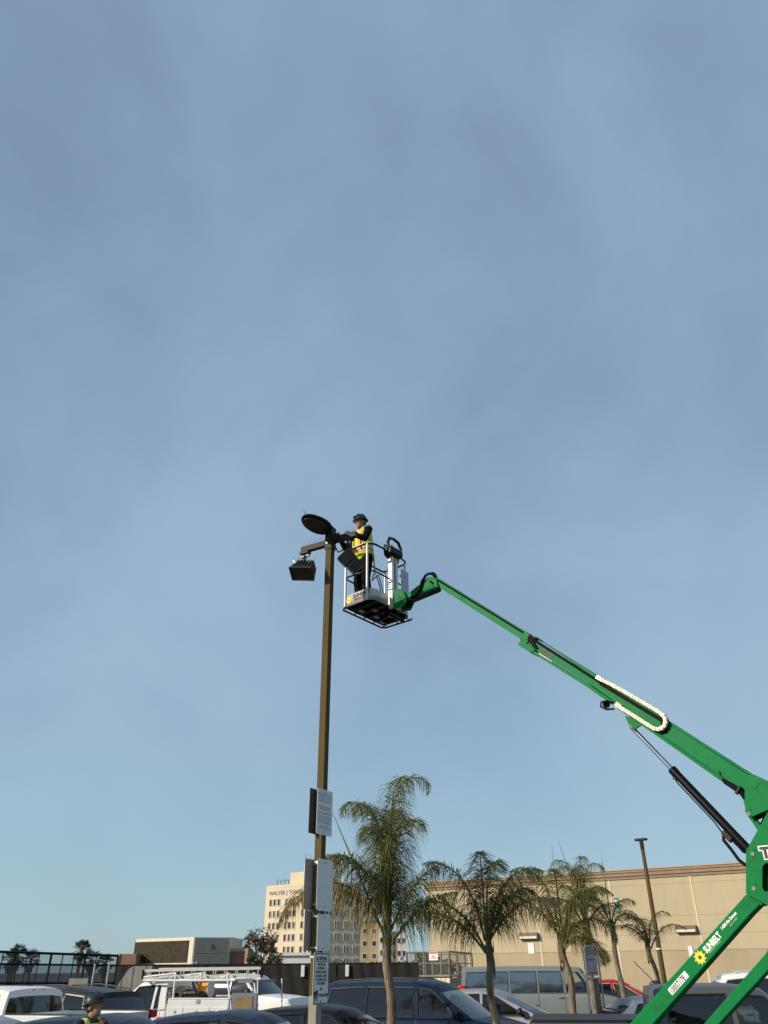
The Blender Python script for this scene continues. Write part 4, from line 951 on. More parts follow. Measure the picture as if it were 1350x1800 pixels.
MB().path([bp(936, 1123, hwB + 0.012), bp(1030, 1183.5, hwB + 0.012), bp(1056, 1200, hwB + 0.012)], 0.021, 6).build('hose', M['rubber'], mb_)
MB().path([bp(1126, 1269.5, hwB + 0.02), bp(1258, 1359, hwB + 0.02), bp(1275, 1368, hwB + 0.02)], 0.007, 6).build('hydraulic_line', M['green'], mb_)
MB().obox(bp(1261, 1357, hwB + 0.012), (bp(1266, 1360) - bp(1258, 1355)).normalized(), NB, Z, 0.03, 0.014, 0.03).build('line_clamp', M['green'], mb_)
plate('boom_collar', [(922, 1108.5), (934, 1115), (926, 1131), (941, 1142), (933, 1148), (911, 1133.5), (916, 1121)], hwB + 0.022, -hwB - 0.022, M['green'], mb_)
plate('boom_nose_guard', [(931, 1113.5), (941, 1121), (938, 1128), (944, 1138), (940, 1141), (926, 1124)], hwB + 0.034, hwB + 0.0225, M['rubber'], mb_)
plate('nose_roller', [(929, 1115), (934, 1113.8), (942, 1119.5), (940, 1122)], hwB + 0.02, -hwB - 0.02, M['black'], mb_, 0.002)
for x, y in ((915, 1123), (919.5, 1126), (924, 1128.5)): MB().tube(bp(x, y, hwB + 0.022), bp(x, y, hwB + 0.034), 0.011, n=8).build('bolt', M['brass'], mb_)
bdir = (bp(1000, 1172) - bp(950, 1140)).normalized(); bup = bdir.cross(NB); bup = bup if bup.z > 0 else -bup
lg = bp(947.5, 1147, hwB + 0.004)
text('lettering', 'JLG', 0.125, lg - bup * 0.0, bdir, bup, M['ink'], mb_, sx=1.15, bold=0.008, shear=0.25)
MB().obox(lg + bdir * 0.13 - bup * 0.012, bdir, NB, bup, 0.125, 0.0015, 0.006).build('logo_outline', M['white'], mb_)
# cable-carrier chain: recess plate, two runs and a bend, link by link
plate('chain_tray', [(1054, 1197), (1160, 1260), (1174, 1262), (1178, 1272), (1172, 1288), (1160, 1292), (1146, 1285), (1163, 1276), (1160, 1268), (1054, 1204)], hwB + 0.010, hwB + 0.0005, M['rubber'], mb_, 0.0)
tr_ = [(1052, 1192.5), (1075, 1203.5), (1098, 1216), (1122, 1230), (1146, 1244), (1160, 1252.5), (1167, 1258.5), (1170.5, 1266), (1170, 1273.5), (1166, 1279.5), (1158, 1282.5), (1150, 1281), (1134, 1271), (1114, 1258), (1096, 1247), (1084, 1239.5)]
pts = [bp(x, y, hwB + 0.045) for x, y in tr_]
seg = [(pts[i + 1] - pts[i]).length for i in range(len(pts) - 1)]; tot = sum(seg); nl = 40; lm = None
chn = MB().obox(bp(1053, 1192, hwB + 0.03), bdir, NB, bup, 0.03, 0.03, 0.022).build('cable_chain', M['brass'], lift)
for k in range(nl):
    s_ = tot * (k + 0.5) / nl; i = 0
    while i < len(seg) - 1 and s_ > seg[i]: s_ -= seg[i]; i += 1
    c = pts[i].lerp(pts[i + 1], s_ / seg[i]); d = (pts[i + 1] - pts[i]).normalized(); u2 = d.cross(NB).normalized()
    hl = tot / nl / 2
    o = MB().obox(c + NB * (0.003 * (k % 2)), d, NB, u2, hl * 0.97, 0.026, 0.025 if k % 2 else 0.023).build('link', M['chain'], chn, bevel=0.003)
    MB().tube(c + NB * 0.030, c + NB * 0.038, 0.0075, n=6).build('link_pin', M['brass'], chn)
MB().path([bp(1084, 1243, hwB + 0.05), bp(1081, 1238, hwB + 0.05), bp(1084, 1235, hwB + 0.05), bp(1092, 1241, hwB + 0.05)], 0.016, 6).build('chain_end', M['chain'], chn)
hs = [bp(1079, 1236, 0.1), bp(1068, 1232, 0.16), bp(1057, 1234, 0.18), bp(1056, 1242, 0.16), bp(1066, 1247, 0.12), bp(1080, 1246, 0.1)]
MB().path(hs, 0.013, 6).build('hose', M['rubber'], mb_, smooth=60)
MB().tube(bp(1066, 1238, 0.06), bp(1066, 1238, 0.14), 0.05, n=12).build('sheave', M['black'], mb_)
# lift cylinder
plate('cylinder_lug', [(1098, 1258), (1108, 1280), (1114, 1283.5), (1128, 1274), (1130, 1268)], 0.075, 0.05, M['green'])
plate('cylinder_lug', [(1098, 1258), (1108, 1280), (1114, 1283.5), (1128, 1274), (1130, 1268)], -0.05, -0.075, M['green'])
MB().tube(bp(1109, 1277, 0.09), bp(1109, 1277, -0.09), 0.024, n=10).build('pin', M['brass'], lift)
cy = MB().tube(bp(1183, 1354), bp(1330, 1509), 0.050, n=16).build('lift_cylinder', M['black'], lift, smooth=40)
MB().tube(bp(1110, 1278), bp(1184, 1355), 0.027, n=14).build('piston_rod', M['chrome'], cy, smooth=40)
MB().tube(bp(1181, 1352), bp(1189, 1360.5), 0.055, n=16).build('gland', M['black'], cy, smooth=40)
MB().path([bp(1184, 1362, 0.03), bp(1183, 1368, 0.04), bp(1189, 1372, 0.03), bp(1192, 1370, 0.03)], 0.008, 6).build('hose', M['rubber'], cy)
cdir = (bp(1330, 1509) - bp(1183, 1354)).normalized(); cup = cdir.cross(NB); cup = cup if cup.z > 0 else -cup
MB().path([bp(1192, 1363.5) - cup * 0.05, bp(1197, 1369) - cup * 0.066, bp(1262, 1437) - cup * 0.066, bp(1276, 1460) - cup * 0.05], 0.008, 6).build('hydraulic_line', M['black'], cy)
MB().obox(bp(1279, 1470, 0.02), (bp(1300, 1490) - bp(1280, 1470)).normalized(), NB, bup, 0.06, 0.04, 0.03).build('valve_block', M['darkfix'], cy, bevel=0.005)
MB().path([bp(1272, 1468, 0.04), bp(1272, 1477, 0.05), bp(1286, 1494, 0.05), bp(1299, 1512, 0.03), bp(1312, 1522, 0.0)], 0.018, 6).build('hose', M['rubber'], cy, smooth=60)
MB().path([bp(1288, 1478, 0.04), bp(1300, 1490, 0.04), bp(1306, 1497, 0.03), bp(1314, 1500, 0.0)], 0.013, 6).build('hose', M['rubber'], cy, smooth=60)
# knuckle plates where the boom meets the upright
for a, b in ((0.125, 0.10), (-0.10, -0.125)):
    plate('knuckle_plate', [(1269, 1367), (1308.5, 1388), (1309.7, 1427), (1317, 1438), (1352, 1423), (1400, 1400), (1402, 1376), (1352, 1374), (1325, 1361)], a, b, M['green'], traced=0.125)
plate('access_cover', [(1321, 1378), (1327, 1372), (1334, 1376), (1329, 1388), (1321, 1385)], 0.131, 0.1255, M['green'], bevel=0.003)
plate('boom_heel', [(1300, 1380), (1390, 1380), (1395, 1400), (1352, 1420), (1312, 1430)], 0.0995, -0.0995, M['green'], traced=0.1)
plate('compression_strut', [(1314, 1434), (1322, 1432), (1358, 1478), (1350, 1486)], 0.05, -0.05, M['green'])
MB().path([bp(1274, 1373, 0.11), bp(1290, 1384, 0.12), bp(1304, 1394, 0.11), bp(1314, 1408, 0.06)], 0.03, 8).build('hose', M['rubber'], lift, smooth=60)
MB().obox(bp(1298, 1389, 0.13), bdir, NB, bup, 0.012, 0.03, 0.05).build('hose_clamp', M['darkfix'], lift)
MB().path([bp(1328, 1440, -0.02), bp(1338, 1432, -0.02), bp(1344, 1440, -0.02), bp(1338, 1452, -0.02)], 0.022, 6).build('hose', M['rubber'], lift)
# upright with slot opening
OUT = [(1311, 1496), (1349, 1428), (1400, 1392), (1425, 1400), (1425, 1600), (1385, 1613), (1350, 1592), (1311, 1571)]
SL = [(1340, 1524), (1345, 1517.5), (1408, 1517.5), (1408, 1562), (1344, 1567), (1340, 1560)]
def upright(o0, o1):
    b = MB()
    A0 = [bp(x, y, 0.155) + NB * (o0 - 0.155) for x, y in OUT]; B0 = [bp(x, y, 0.155) + NB * (o0 - 0.155) for x, y in SL]
    dz = NB * (o1 - o0)
    strips = [([0, 1, 2], [0, 1]), ]
    idx = [(0, 0), (1, 1), (3, 2), (4, 3), (6, 4), (7, 5)]
    vs_ = A0 + B0 + [p + dz for p in A0 + B0]; na, nbb = len(A0), len(B0); n_ = na + nbb
    ring = [([0, 1], [0, 1]), ([1, 2, 3], [1, 2]), ([3, 4], [2, 3]), ([4, 5, 6], [3, 4]), ([6, 7], [4, 5]), ([7, 0], [5, 0])]
    fs = []
    for oa, ib in ring:
        f = oa + [na + k for k in ib[::-1]]; fs.append(tuple(f)); fs.append(tuple(n_ + k for k in f[::-1]))
    for k in range(na): fs.append((k, (k + 1) % na, n_ + (k + 1) % na, n_ + k))
    for k in range(nbb): fs.append((na + k, na + (k + 1) % nbb, n_ + na + (k + 1) % nbb, n_ + na + k))
    b.add(vs_, fs); return b.build('upright_plate', M['green'], lift, bevel=0.004)
upl = upright(0.155, 0.135); upright(-0.135, -0.155)
plate('upright_web', [(1313, 1500), (1350, 1432), (1356, 1438), (1319, 1503), (1319, 1566), (1313, 1568)], 0.134, -0.134, M['green'], traced=0.155)
plate('upright_web', [(1311, 1571), (1350, 1592), (1385, 1613), (1387, 1608), (1350, 1585.5), (1313, 1565)], 0.134, -0.134, M['green'], traced=0.155)
plate('inner_lever', [(1348, 1540), (1362, 1532), (1404, 1540), (1404, 1580), (1345, 1570)], 0.06, -0.06, M['green'])
for x, y, o in ((1323, 1501, 0.155), (1325, 1562, 0.155), (1316, 1430.5, 0.125)):
    MB().tube(bp(x, y, o - 0.05), bp(x, y, o + 0.014), 0.021, n=12).build('pin', M['brass'], lift)
    MB().obox(bp(x + 3.5, y - 7, o + 0.004), V((1, 0, 0)), NB, Z, 0.006, 0.004, 0.009).build('pin_keeper', M['green'], lift)
t1 = bp(1339.5, 1508.5, 0.158)
text('lettering', 'T', 0.15, t1, -U_, Z, M['white'], upl, sx=1.05, bold=0.02)
text('lettering', 'T', 0.15, t1 + NB * 0.0022, -U_, Z, M['ink'], upl, sx=1.05, bold=0.008)
# lower riser arm and parallel link, running down to the turntable
ra = plate('riser_arm', [(1311, 1572), (1338, 1588), (1320, 1606), (1160, 1787), (1118, 1834), (1076, 1834), (1130, 1773), (1160, 1740), (1304, 1580)], 0.09, -0.09, M['green'], bevel=0.010)
plate('riser_cap', [(1316, 1568), (1345, 1584), (1338, 1592), (1311, 1577)], 0.095, -0.095, M['green'])
lk = plate('parallel_link', [(1365, 1654), (1365, 1690), (1263, 1801), (1225, 1842), (1200, 1842), (1237, 1800), (1350, 1671)], 0.075, -0.075, M['green'], bevel=0.010)
plate('link_head', [(1345, 1676), (1400, 1600), (1425, 1600), (1425, 1640), (1368, 1692)], 0.072, -0.072, M['green'])
ad = (bp(1300, 1590, 0.09) - bp(1160, 1748, 0.09)).normalized(); au = ad.cross(NB); au = au if au.z > 0 else -au
def on_arm(px, py): return bp(px, py, 0.0925)
def arm_text(s_, px, py, size, m, sx=1.0, bold=0.0, lift_=0.0): return text('lettering', s_, size, on_arm(px, py) + NB * lift_, ad, au, m, ra, sx=sx, bold=bold)
pA, pB = on_arm(1243, 1673), on_arm(1269, 1643)
wSB = (pB - pA).length
arm_text('SUNBELT', 1242.5, 1676, 0.088, M['white'], sx=wSB / (0.088 * 4.05), bold=0.004)
arm_text('RENTALS', 1248, 1676.5, 0.036, mat('pale_green_ink', (0.35, 0.55, 0.35), 0.5), sx=1.25)
arm_text('1-800 No Downt', 1269.5, 1635, 0.042, M['white'], sx=0.82, bold=0.002)
arm_text('(663-6968)', 1284, 1629, 0.030, mat('pale_green_ink', (0.35, 0.55, 0.35), 0.5), sx=0.9)
# sun gear emblem
def sun_logo(c, a, b, r, parent, nrm):
    m_ = MB(); vo = []; n = 10
    outer = []
    for k in range(n):
        q = 2 * math.pi * k / n
        outer += [(r * 0.70, q), (r * 0.74, q + 0.18), (r * 1.02, q + 0.50)]
    o_ = [c + a * (rr * math.cos(q)) + b * (rr * math.sin(q)) for rr, q in outer]
    i_ = [c + a * (r * 0.27 * math.cos(q)) + b * (r * 0.27 * math.sin(q)) for rr, q in outer]
    N_ = len(o_); vs_ = o_ + i_ + [p + nrm * 0.0015 for p in o_ + i_]
    fs = []
    for k in range(N_):
        j = (k + 1) % N_
        fs += [(2 * N_ + k, 2 * N_ + j, 3 * N_ + j, 3 * N_ + k), (k, N_ + k, N_ + j, j), (k, j, 2 * N_ + j, 2 * N_ + k)]
    m_.add(vs_, fs); return m_.build('emblem', M['yellow'], parent)
sun_logo(on_arm(1230.5, 1683), ad, au, 0.072, ra, NB)
pl = on_arm(1192.5, 1728)
dq = (on_arm(1207, 1711) - on_arm(1178, 1745)); 
MB().obox(pl, ad, NB, au, dq.length / 2, 0.001, 0.034).build('number_plate', M['white'], ra)
text('lettering', '10007178', 0.078, pl - ad * (dq.length / 2 - 0.012) - au * 0.028 + NB * 0.002, ad, au, M['ink'], ra, sx=(dq.length - 0.024) / (0.078 * 4.6), bold=0.0015)

# ---- jib and platform
plate('jib_arm', [(711, 1048), (753, 1014), (766, 1013.5), (770, 1033), (717, 1054)], 0.05, -0.05, M['green'])
plate('jib_underside', [(715, 1054.5), (769, 1033.5), (768, 1036.5), (716, 1058)], 0.056, -0.056, M['black'], bevel=0.0)
for a, b in ((0.11, 0.085), (-0.085, -0.11)):
    plate('rotator_bracket', [(692.5, 1037), (706, 1034), (715, 1053), (709, 1066), (692.5, 1069)], a, b, M['green'], traced=0.11)
plate('rotator', [(694, 1040), (706, 1038), (711, 1060), (695, 1064)], 0.08, -0.08, M['black'])
for x, y in ((703, 1049), (712, 1056), (755, 1021)): MB().tube(bp(x, y, 0.06), bp(x, y, 0.125), 0.018, n=10).build('pin', M['brass'], lift)
MB().path([bp(766, 1016, 0.06), bp(758, 1008, 0.08), bp(748, 1011, 0.09), bp(741, 1022, 0.09), bp(738, 1036, 0.08), bp(731, 1047, 0.07), bp(716, 1053, 0.05)], 0.020, 6).build('hose', M['rubber'], lift, smooth=60)
MB().path([bp(768, 1018, 0.03), bp(762, 1006.5, 0.05), bp(752, 1008, 0.06), bp(744, 1020, 0.06), bp(740, 1034, 0.06), bp(732, 1044, 0.05)], 0.016, 6).build('hose', M['rubber'], lift, smooth=60)
MB().path([bp(757, 1009, -0.03), bp(764, 1009, -0.02), bp(769, 1018, 0.0)], 0.022, 6).build('hose', M['rubber'], lift, smooth=60)
# platform frame: VV runs along the boom-side edge, U_ outwards
PW, PD = 0.545, 0.66
PO = M0 - Z * 0.02
def pp_(a, b, z=0.0): return PO + VV * a + U_ * b + Z * z
plat = MB(); cr = 0.13
outl = []
for (ca, cb_, a0) in ((PW - cr, PD - 0.03, 0), (-PW + cr, PD - 0.03, 90), (-PW + cr, 0.03 + cr, 180), (PW - cr, 0.03 + cr, 270)):
    for k in range(6):
        q = R_(a0 + 18 * k); rr = cr if a0 >= 180 else 0.03
        outl.append((ca + (cr - rr if a0 == 0 else 0) * 0 + cr * math.cos(q) if a0 >= 180 else ca + cr * math.cos(q), cb_ + rr * math.sin(q)))
fl_ = MB().prism([pp_(a, b, 0.0) for a, b in outl], [pp_(a, b, 0.035) for a, b in outl]).build('platform', M['black'], lift)
# under-floor ribs and brackets
for k in range(5): MB().obox(pp_(-PW + 0.12 + k * 0.21, PD / 2, -0.02), U_, VV, Z, PD / 2 - 0.05, 0.018, 0.019).build('floor_rib', M['black'], fl_)
for a, b in ((-0.2, 0.25), (0.05, 0.42), (0.18, 0.2), (-0.32, 0.45), (0.3, 0.5)): MB().obox(pp_(a, b, -0.05), U_, VV, Z, 0.035, 0.05, 0.012).build('floor_bracket', M['alu'] if a in (0.05, -0.32) else M['steel'], fl_)
MB().tube(pp_(0.0, 0.12, -0.07), pp_(0.42, 0.12, -0.07), 0.045, n=12).build('foot_switch_pipe', M['black'], fl_)
# toe boards: brushed sheet wrapping end and boom side with rounded corner
th_ = 0.215
tb = MB(); path_ = [pp_(-PW - 0.002, PD - 0.02)] + [pp_(-PW + cr + (cr + 0.002) * math.cos(R_(180 + 15 * k)), 0.03 + cr + (cr + 0.002) * math.sin(R_(180 + 15 * k))) for k in range(7)] + [pp_(-0.10, 0.028)]
tb.grid([[p + Z * 0.0 for p in path_], [p + Z * th_ for p in path_]]); tbo = tb.build('toe_board', M['alu'], fl_, smooth=50)
so_ = tbo.modifiers.new('thick', 'SOLIDIFY'); so_.thickness = 0.004
tb = MB(); path2 = [pp_(0.12, 0.028)] + [pp_(PW - cr + (cr + 0.002) * math.cos(R_(270 + 15 * k)), 0.03 + cr + (cr + 0.002) * math.sin(R_(270 + 15 * k))) for k in range(7)] + [pp_(PW + 0.002, PD - 0.02)]
tb.grid([[p for p in path2], [p + Z * th_ for p in path2]]); o = tb.build('toe_board', M['alu'], fl_, smooth=50); o.modifiers.new('thick', 'SOLIDIFY').thickness = 0.004
tb = MB(); tb.obox(pp_(0, PD + 0.003, th_ / 2), VV, U_, Z, PW - 0.05, 0.003, th_ / 2); tb.build('toe_board', M['alu'], fl_)
MB().obox(pp_(-PW - 0.006, PD - 0.03, th_ / 2 - 0.01), U_, VV, Z, 0.012, 0.004, th_ / 2 - 0.01).build('toe_edge', M['black'], tbo)
# logo on the platform end
nE = -VV
lc = pp_(-PW - 0.0045, 0.0, 0.0); rt = -U_
text('lettering', 'SUNBELT', 0.098, pp_(-PW - 0.006, PD - 0.20, 0.115), rt, Z, M['ink'], tbo, sx=0.98, bold=0.004, shear=0.1)
text('lettering', 'RENTALS', 0.05, pp_(-PW - 0.006, PD - 0.23, 0.062), rt, Z, M['ink'], tbo, sx=1.15, bold=0.002)
sun_logo(pp_(-PW - 0.006, PD - 0.115, 0.105), rt, Z, 0.072, tbo, nE)
# lower bumper rail around the outer sides, hung below the floor
zb_ = -0.035
MB().path([pp_(-PW - 0.03, 0.35, zb_), pp_(-PW - 0.03, PD - 0.02, zb_), pp_(-PW + 0.01, PD + 0.03, zb_), pp_(PW - 0.05, PD + 0.03, zb_), pp_(PW + 0.02, PD - 0.03, zb_), pp_(PW + 0.03, 0.05, zb_), pp_(PW, 0.01, zb_)], 0.017, 8).build('bumper_rail', M['black'], fl_, smooth=60)
for a, b in ((-PW - 0.03, PD - 0.03), (-0.25, PD + 0.03), (0.0, PD + 0.03), (0.28, PD + 0.03), (PW, PD), (PW + 0.03, 0.35), (PW + 0.03, 0.1)):
    MB().tube(pp_(a, b, zb_), pp_(a * 0.94, min(b, PD - 0.03), 0.0), 0.013, n=6).build('rail_stay', M['black'], fl_)
# guard rails
RH, MH = 1.10, 0.56
posts = [(-PW - 0.012, PD - 0.03), (-PW + 0.005, 0.14), (PW + 0.012, PD - 0.03), (PW - 0.005, 0.14)]
for a, b in posts: MB().tube(pp_(a, b, 0.0), pp_(a, b, RH), 0.021, n=10).build('rail_post', M['alupaint'], fl_, smooth=40)
top = [pp_(-0.12, -0.02, RH - 0.20), pp_(-0.22, 0.02, RH - 0.02), pp_(-0.36, 0.05, RH + 0.0), pp_(-PW + 0.08, 0.07, RH), pp_(-PW, 0.14, RH), pp_(-PW - 0.012, PD - 0.08, RH), pp_(-PW + 0.03, PD, RH), pp_(PW - 0.03, PD, RH), pp_(PW + 0.012, PD - 0.08, RH), pp_(PW, 0.14, RH), pp_(PW - 0.08, 0.07, RH), pp_(0.36, 0.05, RH), pp_(0.22, 0.02, RH - 0.02), pp_(0.12, -0.02, RH - 0.2)]
MB().path(top, 0.018, 8).build('top_rail', M['black'], fl_, smooth=60)
MB().path([pp_(-0.36, 0.052, RH + 0.021), pp_(-PW + 0.08, 0.072, RH + 0.021), pp_(-PW, 0.14, RH + 0.021), pp_(-PW - 0.012, PD - 0.08, RH + 0.021)], 0.012, 8).build('rail_cover', M['alupaint'], fl_, smooth=60)
mid = [pp_(-0.09, 0.0, MH - 0.04), pp_(-PW + 0.10, 0.05, MH), pp_(-PW, 0.14, MH), pp_(-PW - 0.012, PD - 0.08, MH), pp_(-PW + 0.03, PD, MH), pp_(PW - 0.03, PD, MH), pp_(PW + 0.012, PD - 0.08, MH), pp_(PW, 0.14, MH), pp_(PW - 0.10, 0.05, MH), pp_(0.09, 0.0, MH - 0.04)]
MB().path(mid, 0.015, 8).build('mid_rail', M['black'], fl_, smooth=60)
MB().path([pp_(-0.05 - 0.13 + 0.055 * math.cos(q) - 0.06 * math.sin(q) * 0.3, 0.0, RH - 0.06 + 0.12 * math.sin(q)) for q in [2 * math.pi * k / 14 for k in range(14)]], 0.014, 8, closed=True).build('grab_loop', M['black'], fl_, smooth=60)
# mast post (white channel) with control console and handle bars
ms = MB().obox(pp_(-0.045, 0.0, 0.47), VV, U_, Z, 0.030, 0.05, 0.50).build('mast', M['alupaint'], fl_, bevel=0.008)
MB().obox(pp_(0.055, 0.0, 0.55), VV, U_, Z, 0.030, 0.05, 0.42).build('mast_channel', M['alu'], ms, bevel=0.006)
MB().obox(pp_(0.005, 0.03, 0.5), VV, U_, Z, 0.020, 0.012, 0.45).build('mast_web', M['steel'], ms)
cs_ = MB().obox(pp_(0.0, -0.02, 1.06), VV, U_, Z, 0.17, 0.10, 0.075).build('control_console', M['black'], fl_, bevel=0.03)
for e in (-1, 1):
    MB().path([pp_(0.15 * e, -0.04, 1.05), pp_(0.19 * e, -0.05, 1.20), pp_(0.13 * e, -0.04, 1.32), pp_(0.0, -0.04, 1.345)], 0.028, 8).build('console_guard', M['black'], cs_, smooth=60)
MB().tube(pp_(-0.04, -0.02, 1.10), pp_(-0.045, -0.02, 1.21), 0.017, n=8).build('joystick', M['black'], cs_)
for k in range(3): MB().tube(pp_(0.03 + 0.04 * k, -0.03, 1.11), pp_(0.03 + 0.04 * k, -0.03, 1.14), 0.01, n=6).build('switch', M['redink'] if k == 1 else M['yellow'], cs_)
for k, a in enumerate((0.0, 0.02, -0.01)):
    MB().path([pp_(a, 0.05, 1.02), pp_(a + 0.06 * (k - 1), 0.07, 0.75), pp_(a + 0.03 * (1 - k), 0.08, 0.45), pp_(a + 0.03, 0.06, 0.1)], 0.009, 6).build('control_cable', M['rubber'], ms, smooth=60)
for k in range(2): MB().path([pp_(-0.36 + 0.08 * k, 0.10, MH), pp_(-0.20 + 0.06 * k, 0.14, 0.40), pp_(-0.12 + 0.06 * k, 0.15, 0.15), pp_(-0.10, 0.10, 0.03)], 0.010, 6).build('control_cable', M['rubber'], ms, smooth=60)
# grey document box on the far rail
MB().obox(pp_(0.36, 0.02, 0.62), VV, U_, Z, 0.12, 0.012, 0.24).build('manual_box', mat('lilac_grey', (0.42, 0.42, 0.5), 0.5), fl_, bevel=0.006)
for z in (0.5, 0.74): MB().tube(pp_(0.36, 0.004, z), pp_(0.36, -0.0, z), 0.008, n=6).build('rivet', M['ink'], fl_)

# ---- turntable and trailer chassis below the frame edge
tt = bp(1150, 1840, 0); tt.z = 0
for o0 in (0.13, -0.13): MB().prism([tt + NB * o0 + U_ * a + Z * z for a, z in ((-0.55, 0.44), (0.55, 0.44), (0.62, 1.0), (0.45, 1.32), (0.2, 1.36), (-0.15, 1.12), (-0.5, 1.05))], [tt + NB * (o0 * 0.82) + U_ * a + Z * z for a, z in ((-0.55, 0.44), (0.55, 0.44), (0.62, 1.0), (0.45, 1.32), (0.2, 1.36), (-0.15, 1.12), (-0.5, 1.05))]).build('turntable_plate', M['green'], lift, bevel=0.006)
MB().obox(tt + Z * 0.62, U_, VV, Z, 0.5, 0.104, 0.18).build('turntable', M['green'], lift, bevel=0.02)
for sd in (-1, 1):
    cv = MB().obox(tt + Z * 0.66 + VV * 0.30 * sd, U_, VV, Z, 0.40, 0.15, 0.22).build('side_cowl', M['greyp'], lift, bevel=0.06); MB().obox(tt + Z * 0.72 + VV * 0.453 * sd, U_, VV, Z, 0.12, 0.006, 0.05).build('control_panel', M['black'], cv)
for a, z in ((0.33, 1.24), (-0.3, 0.98)): MB().tube(tt + U_ * a + Z * z + NB * 0.15, tt + U_ * a + Z * z - NB * 0.15, 0.03, n=12).build('pin', M['brass'], lift)
MB().tube(tt + Z * 0.36, tt + Z * 0.42, 0.42, n=24).build('slew_ring', M['black'], lift)
MB().obox(tt + Z * 0.27, U_, VV, Z, 1.5, 0.30, 0.085).build('chassis', M['green'], lift, bevel=0.02)
for i in (-1, 1):
    for j in (-1, 1):
        foot = tt + U_ * 1.25 * i + VV * 1.15 * j
        o = MB().path([tt + U_ * 0.8 * i + VV * 0.28 * j + Z * 0.3, foot + Z * 0.35], 0.055, 8).build('outrigger', M['green'], lift)
        MB().tube(foot + Z * 0.035, foot + Z * 0.42, 0.04, n=10).build('outrigger_jack', M['chrome'], o); MB().tube(foot, foot + Z * 0.035, 0.14, n=14).build('jack_foot', M['black'], o)
for j in (-1, 1):
    wc = tt + VV * 0.62 * j + Z * 0.32
    wh = MB().path([wc - VV * 0.09, wc - VV * 0.07, wc + VV * 0.07, wc + VV * 0.09], [0.27, 0.32, 0.32, 0.27], 20).build('wheel', M['tyre'], lift, smooth=40)
    MB().tube(wc - VV * 0.095, wc + VV * 0.095, 0.16, n=14).build('rim', M['white'], wh)
    MB().tube(tt + VV * 0.28 * j + Z * 0.3, wc, 0.04, n=8).build('axle', M['black'], lift)
# ================================================================ VEHICLES
def lerp(a, b, t): return a + (b - a) * t
_wheel = {}
def wheel_mesh(r, wd_):
    k = (round(r, 2), round(wd_, 2))
    if k not in _wheel:
        t = MB(True).path([(0, -wd_, 0), (0, -wd_ * 0.75, 0), (0, wd_ * 0.75, 0), (0, wd_, 0)], [r * 0.88, r, r, r * 0.88], 24).mesh('tyre', smooth=40); t.materials.append(M['tyre'])
        q = MB(True)
        q.path([(0, -wd_ - 0.004, 0), (0, wd_ + 0.004, 0)], r * 0.62, 20)
        for j in range(5):
            a = 2 * math.pi * j / 5; d = V((math.cos(a), 0, math.sin(a)))
            for e in (-1, 1): q.obox(d * r * 0.33 + V((0, e * (wd_ + 0.01), 0)), d, V((0, 1, 0)), d.cross(V((0, 1, 0))), r * 0.28, 0.008, r * 0.07)
        rm = q.mesh('rim', smooth=40); rm.materials.append(M['rim'])
        _wheel[k] = (t, rm)
    return _wheel[k]
def lobj(name, me, parent, loc=None):
    o = bpy.data.objects.new(name, me); COL.objects.link(o); o.parent = parent
    if loc is not None: o.location = loc
    return o
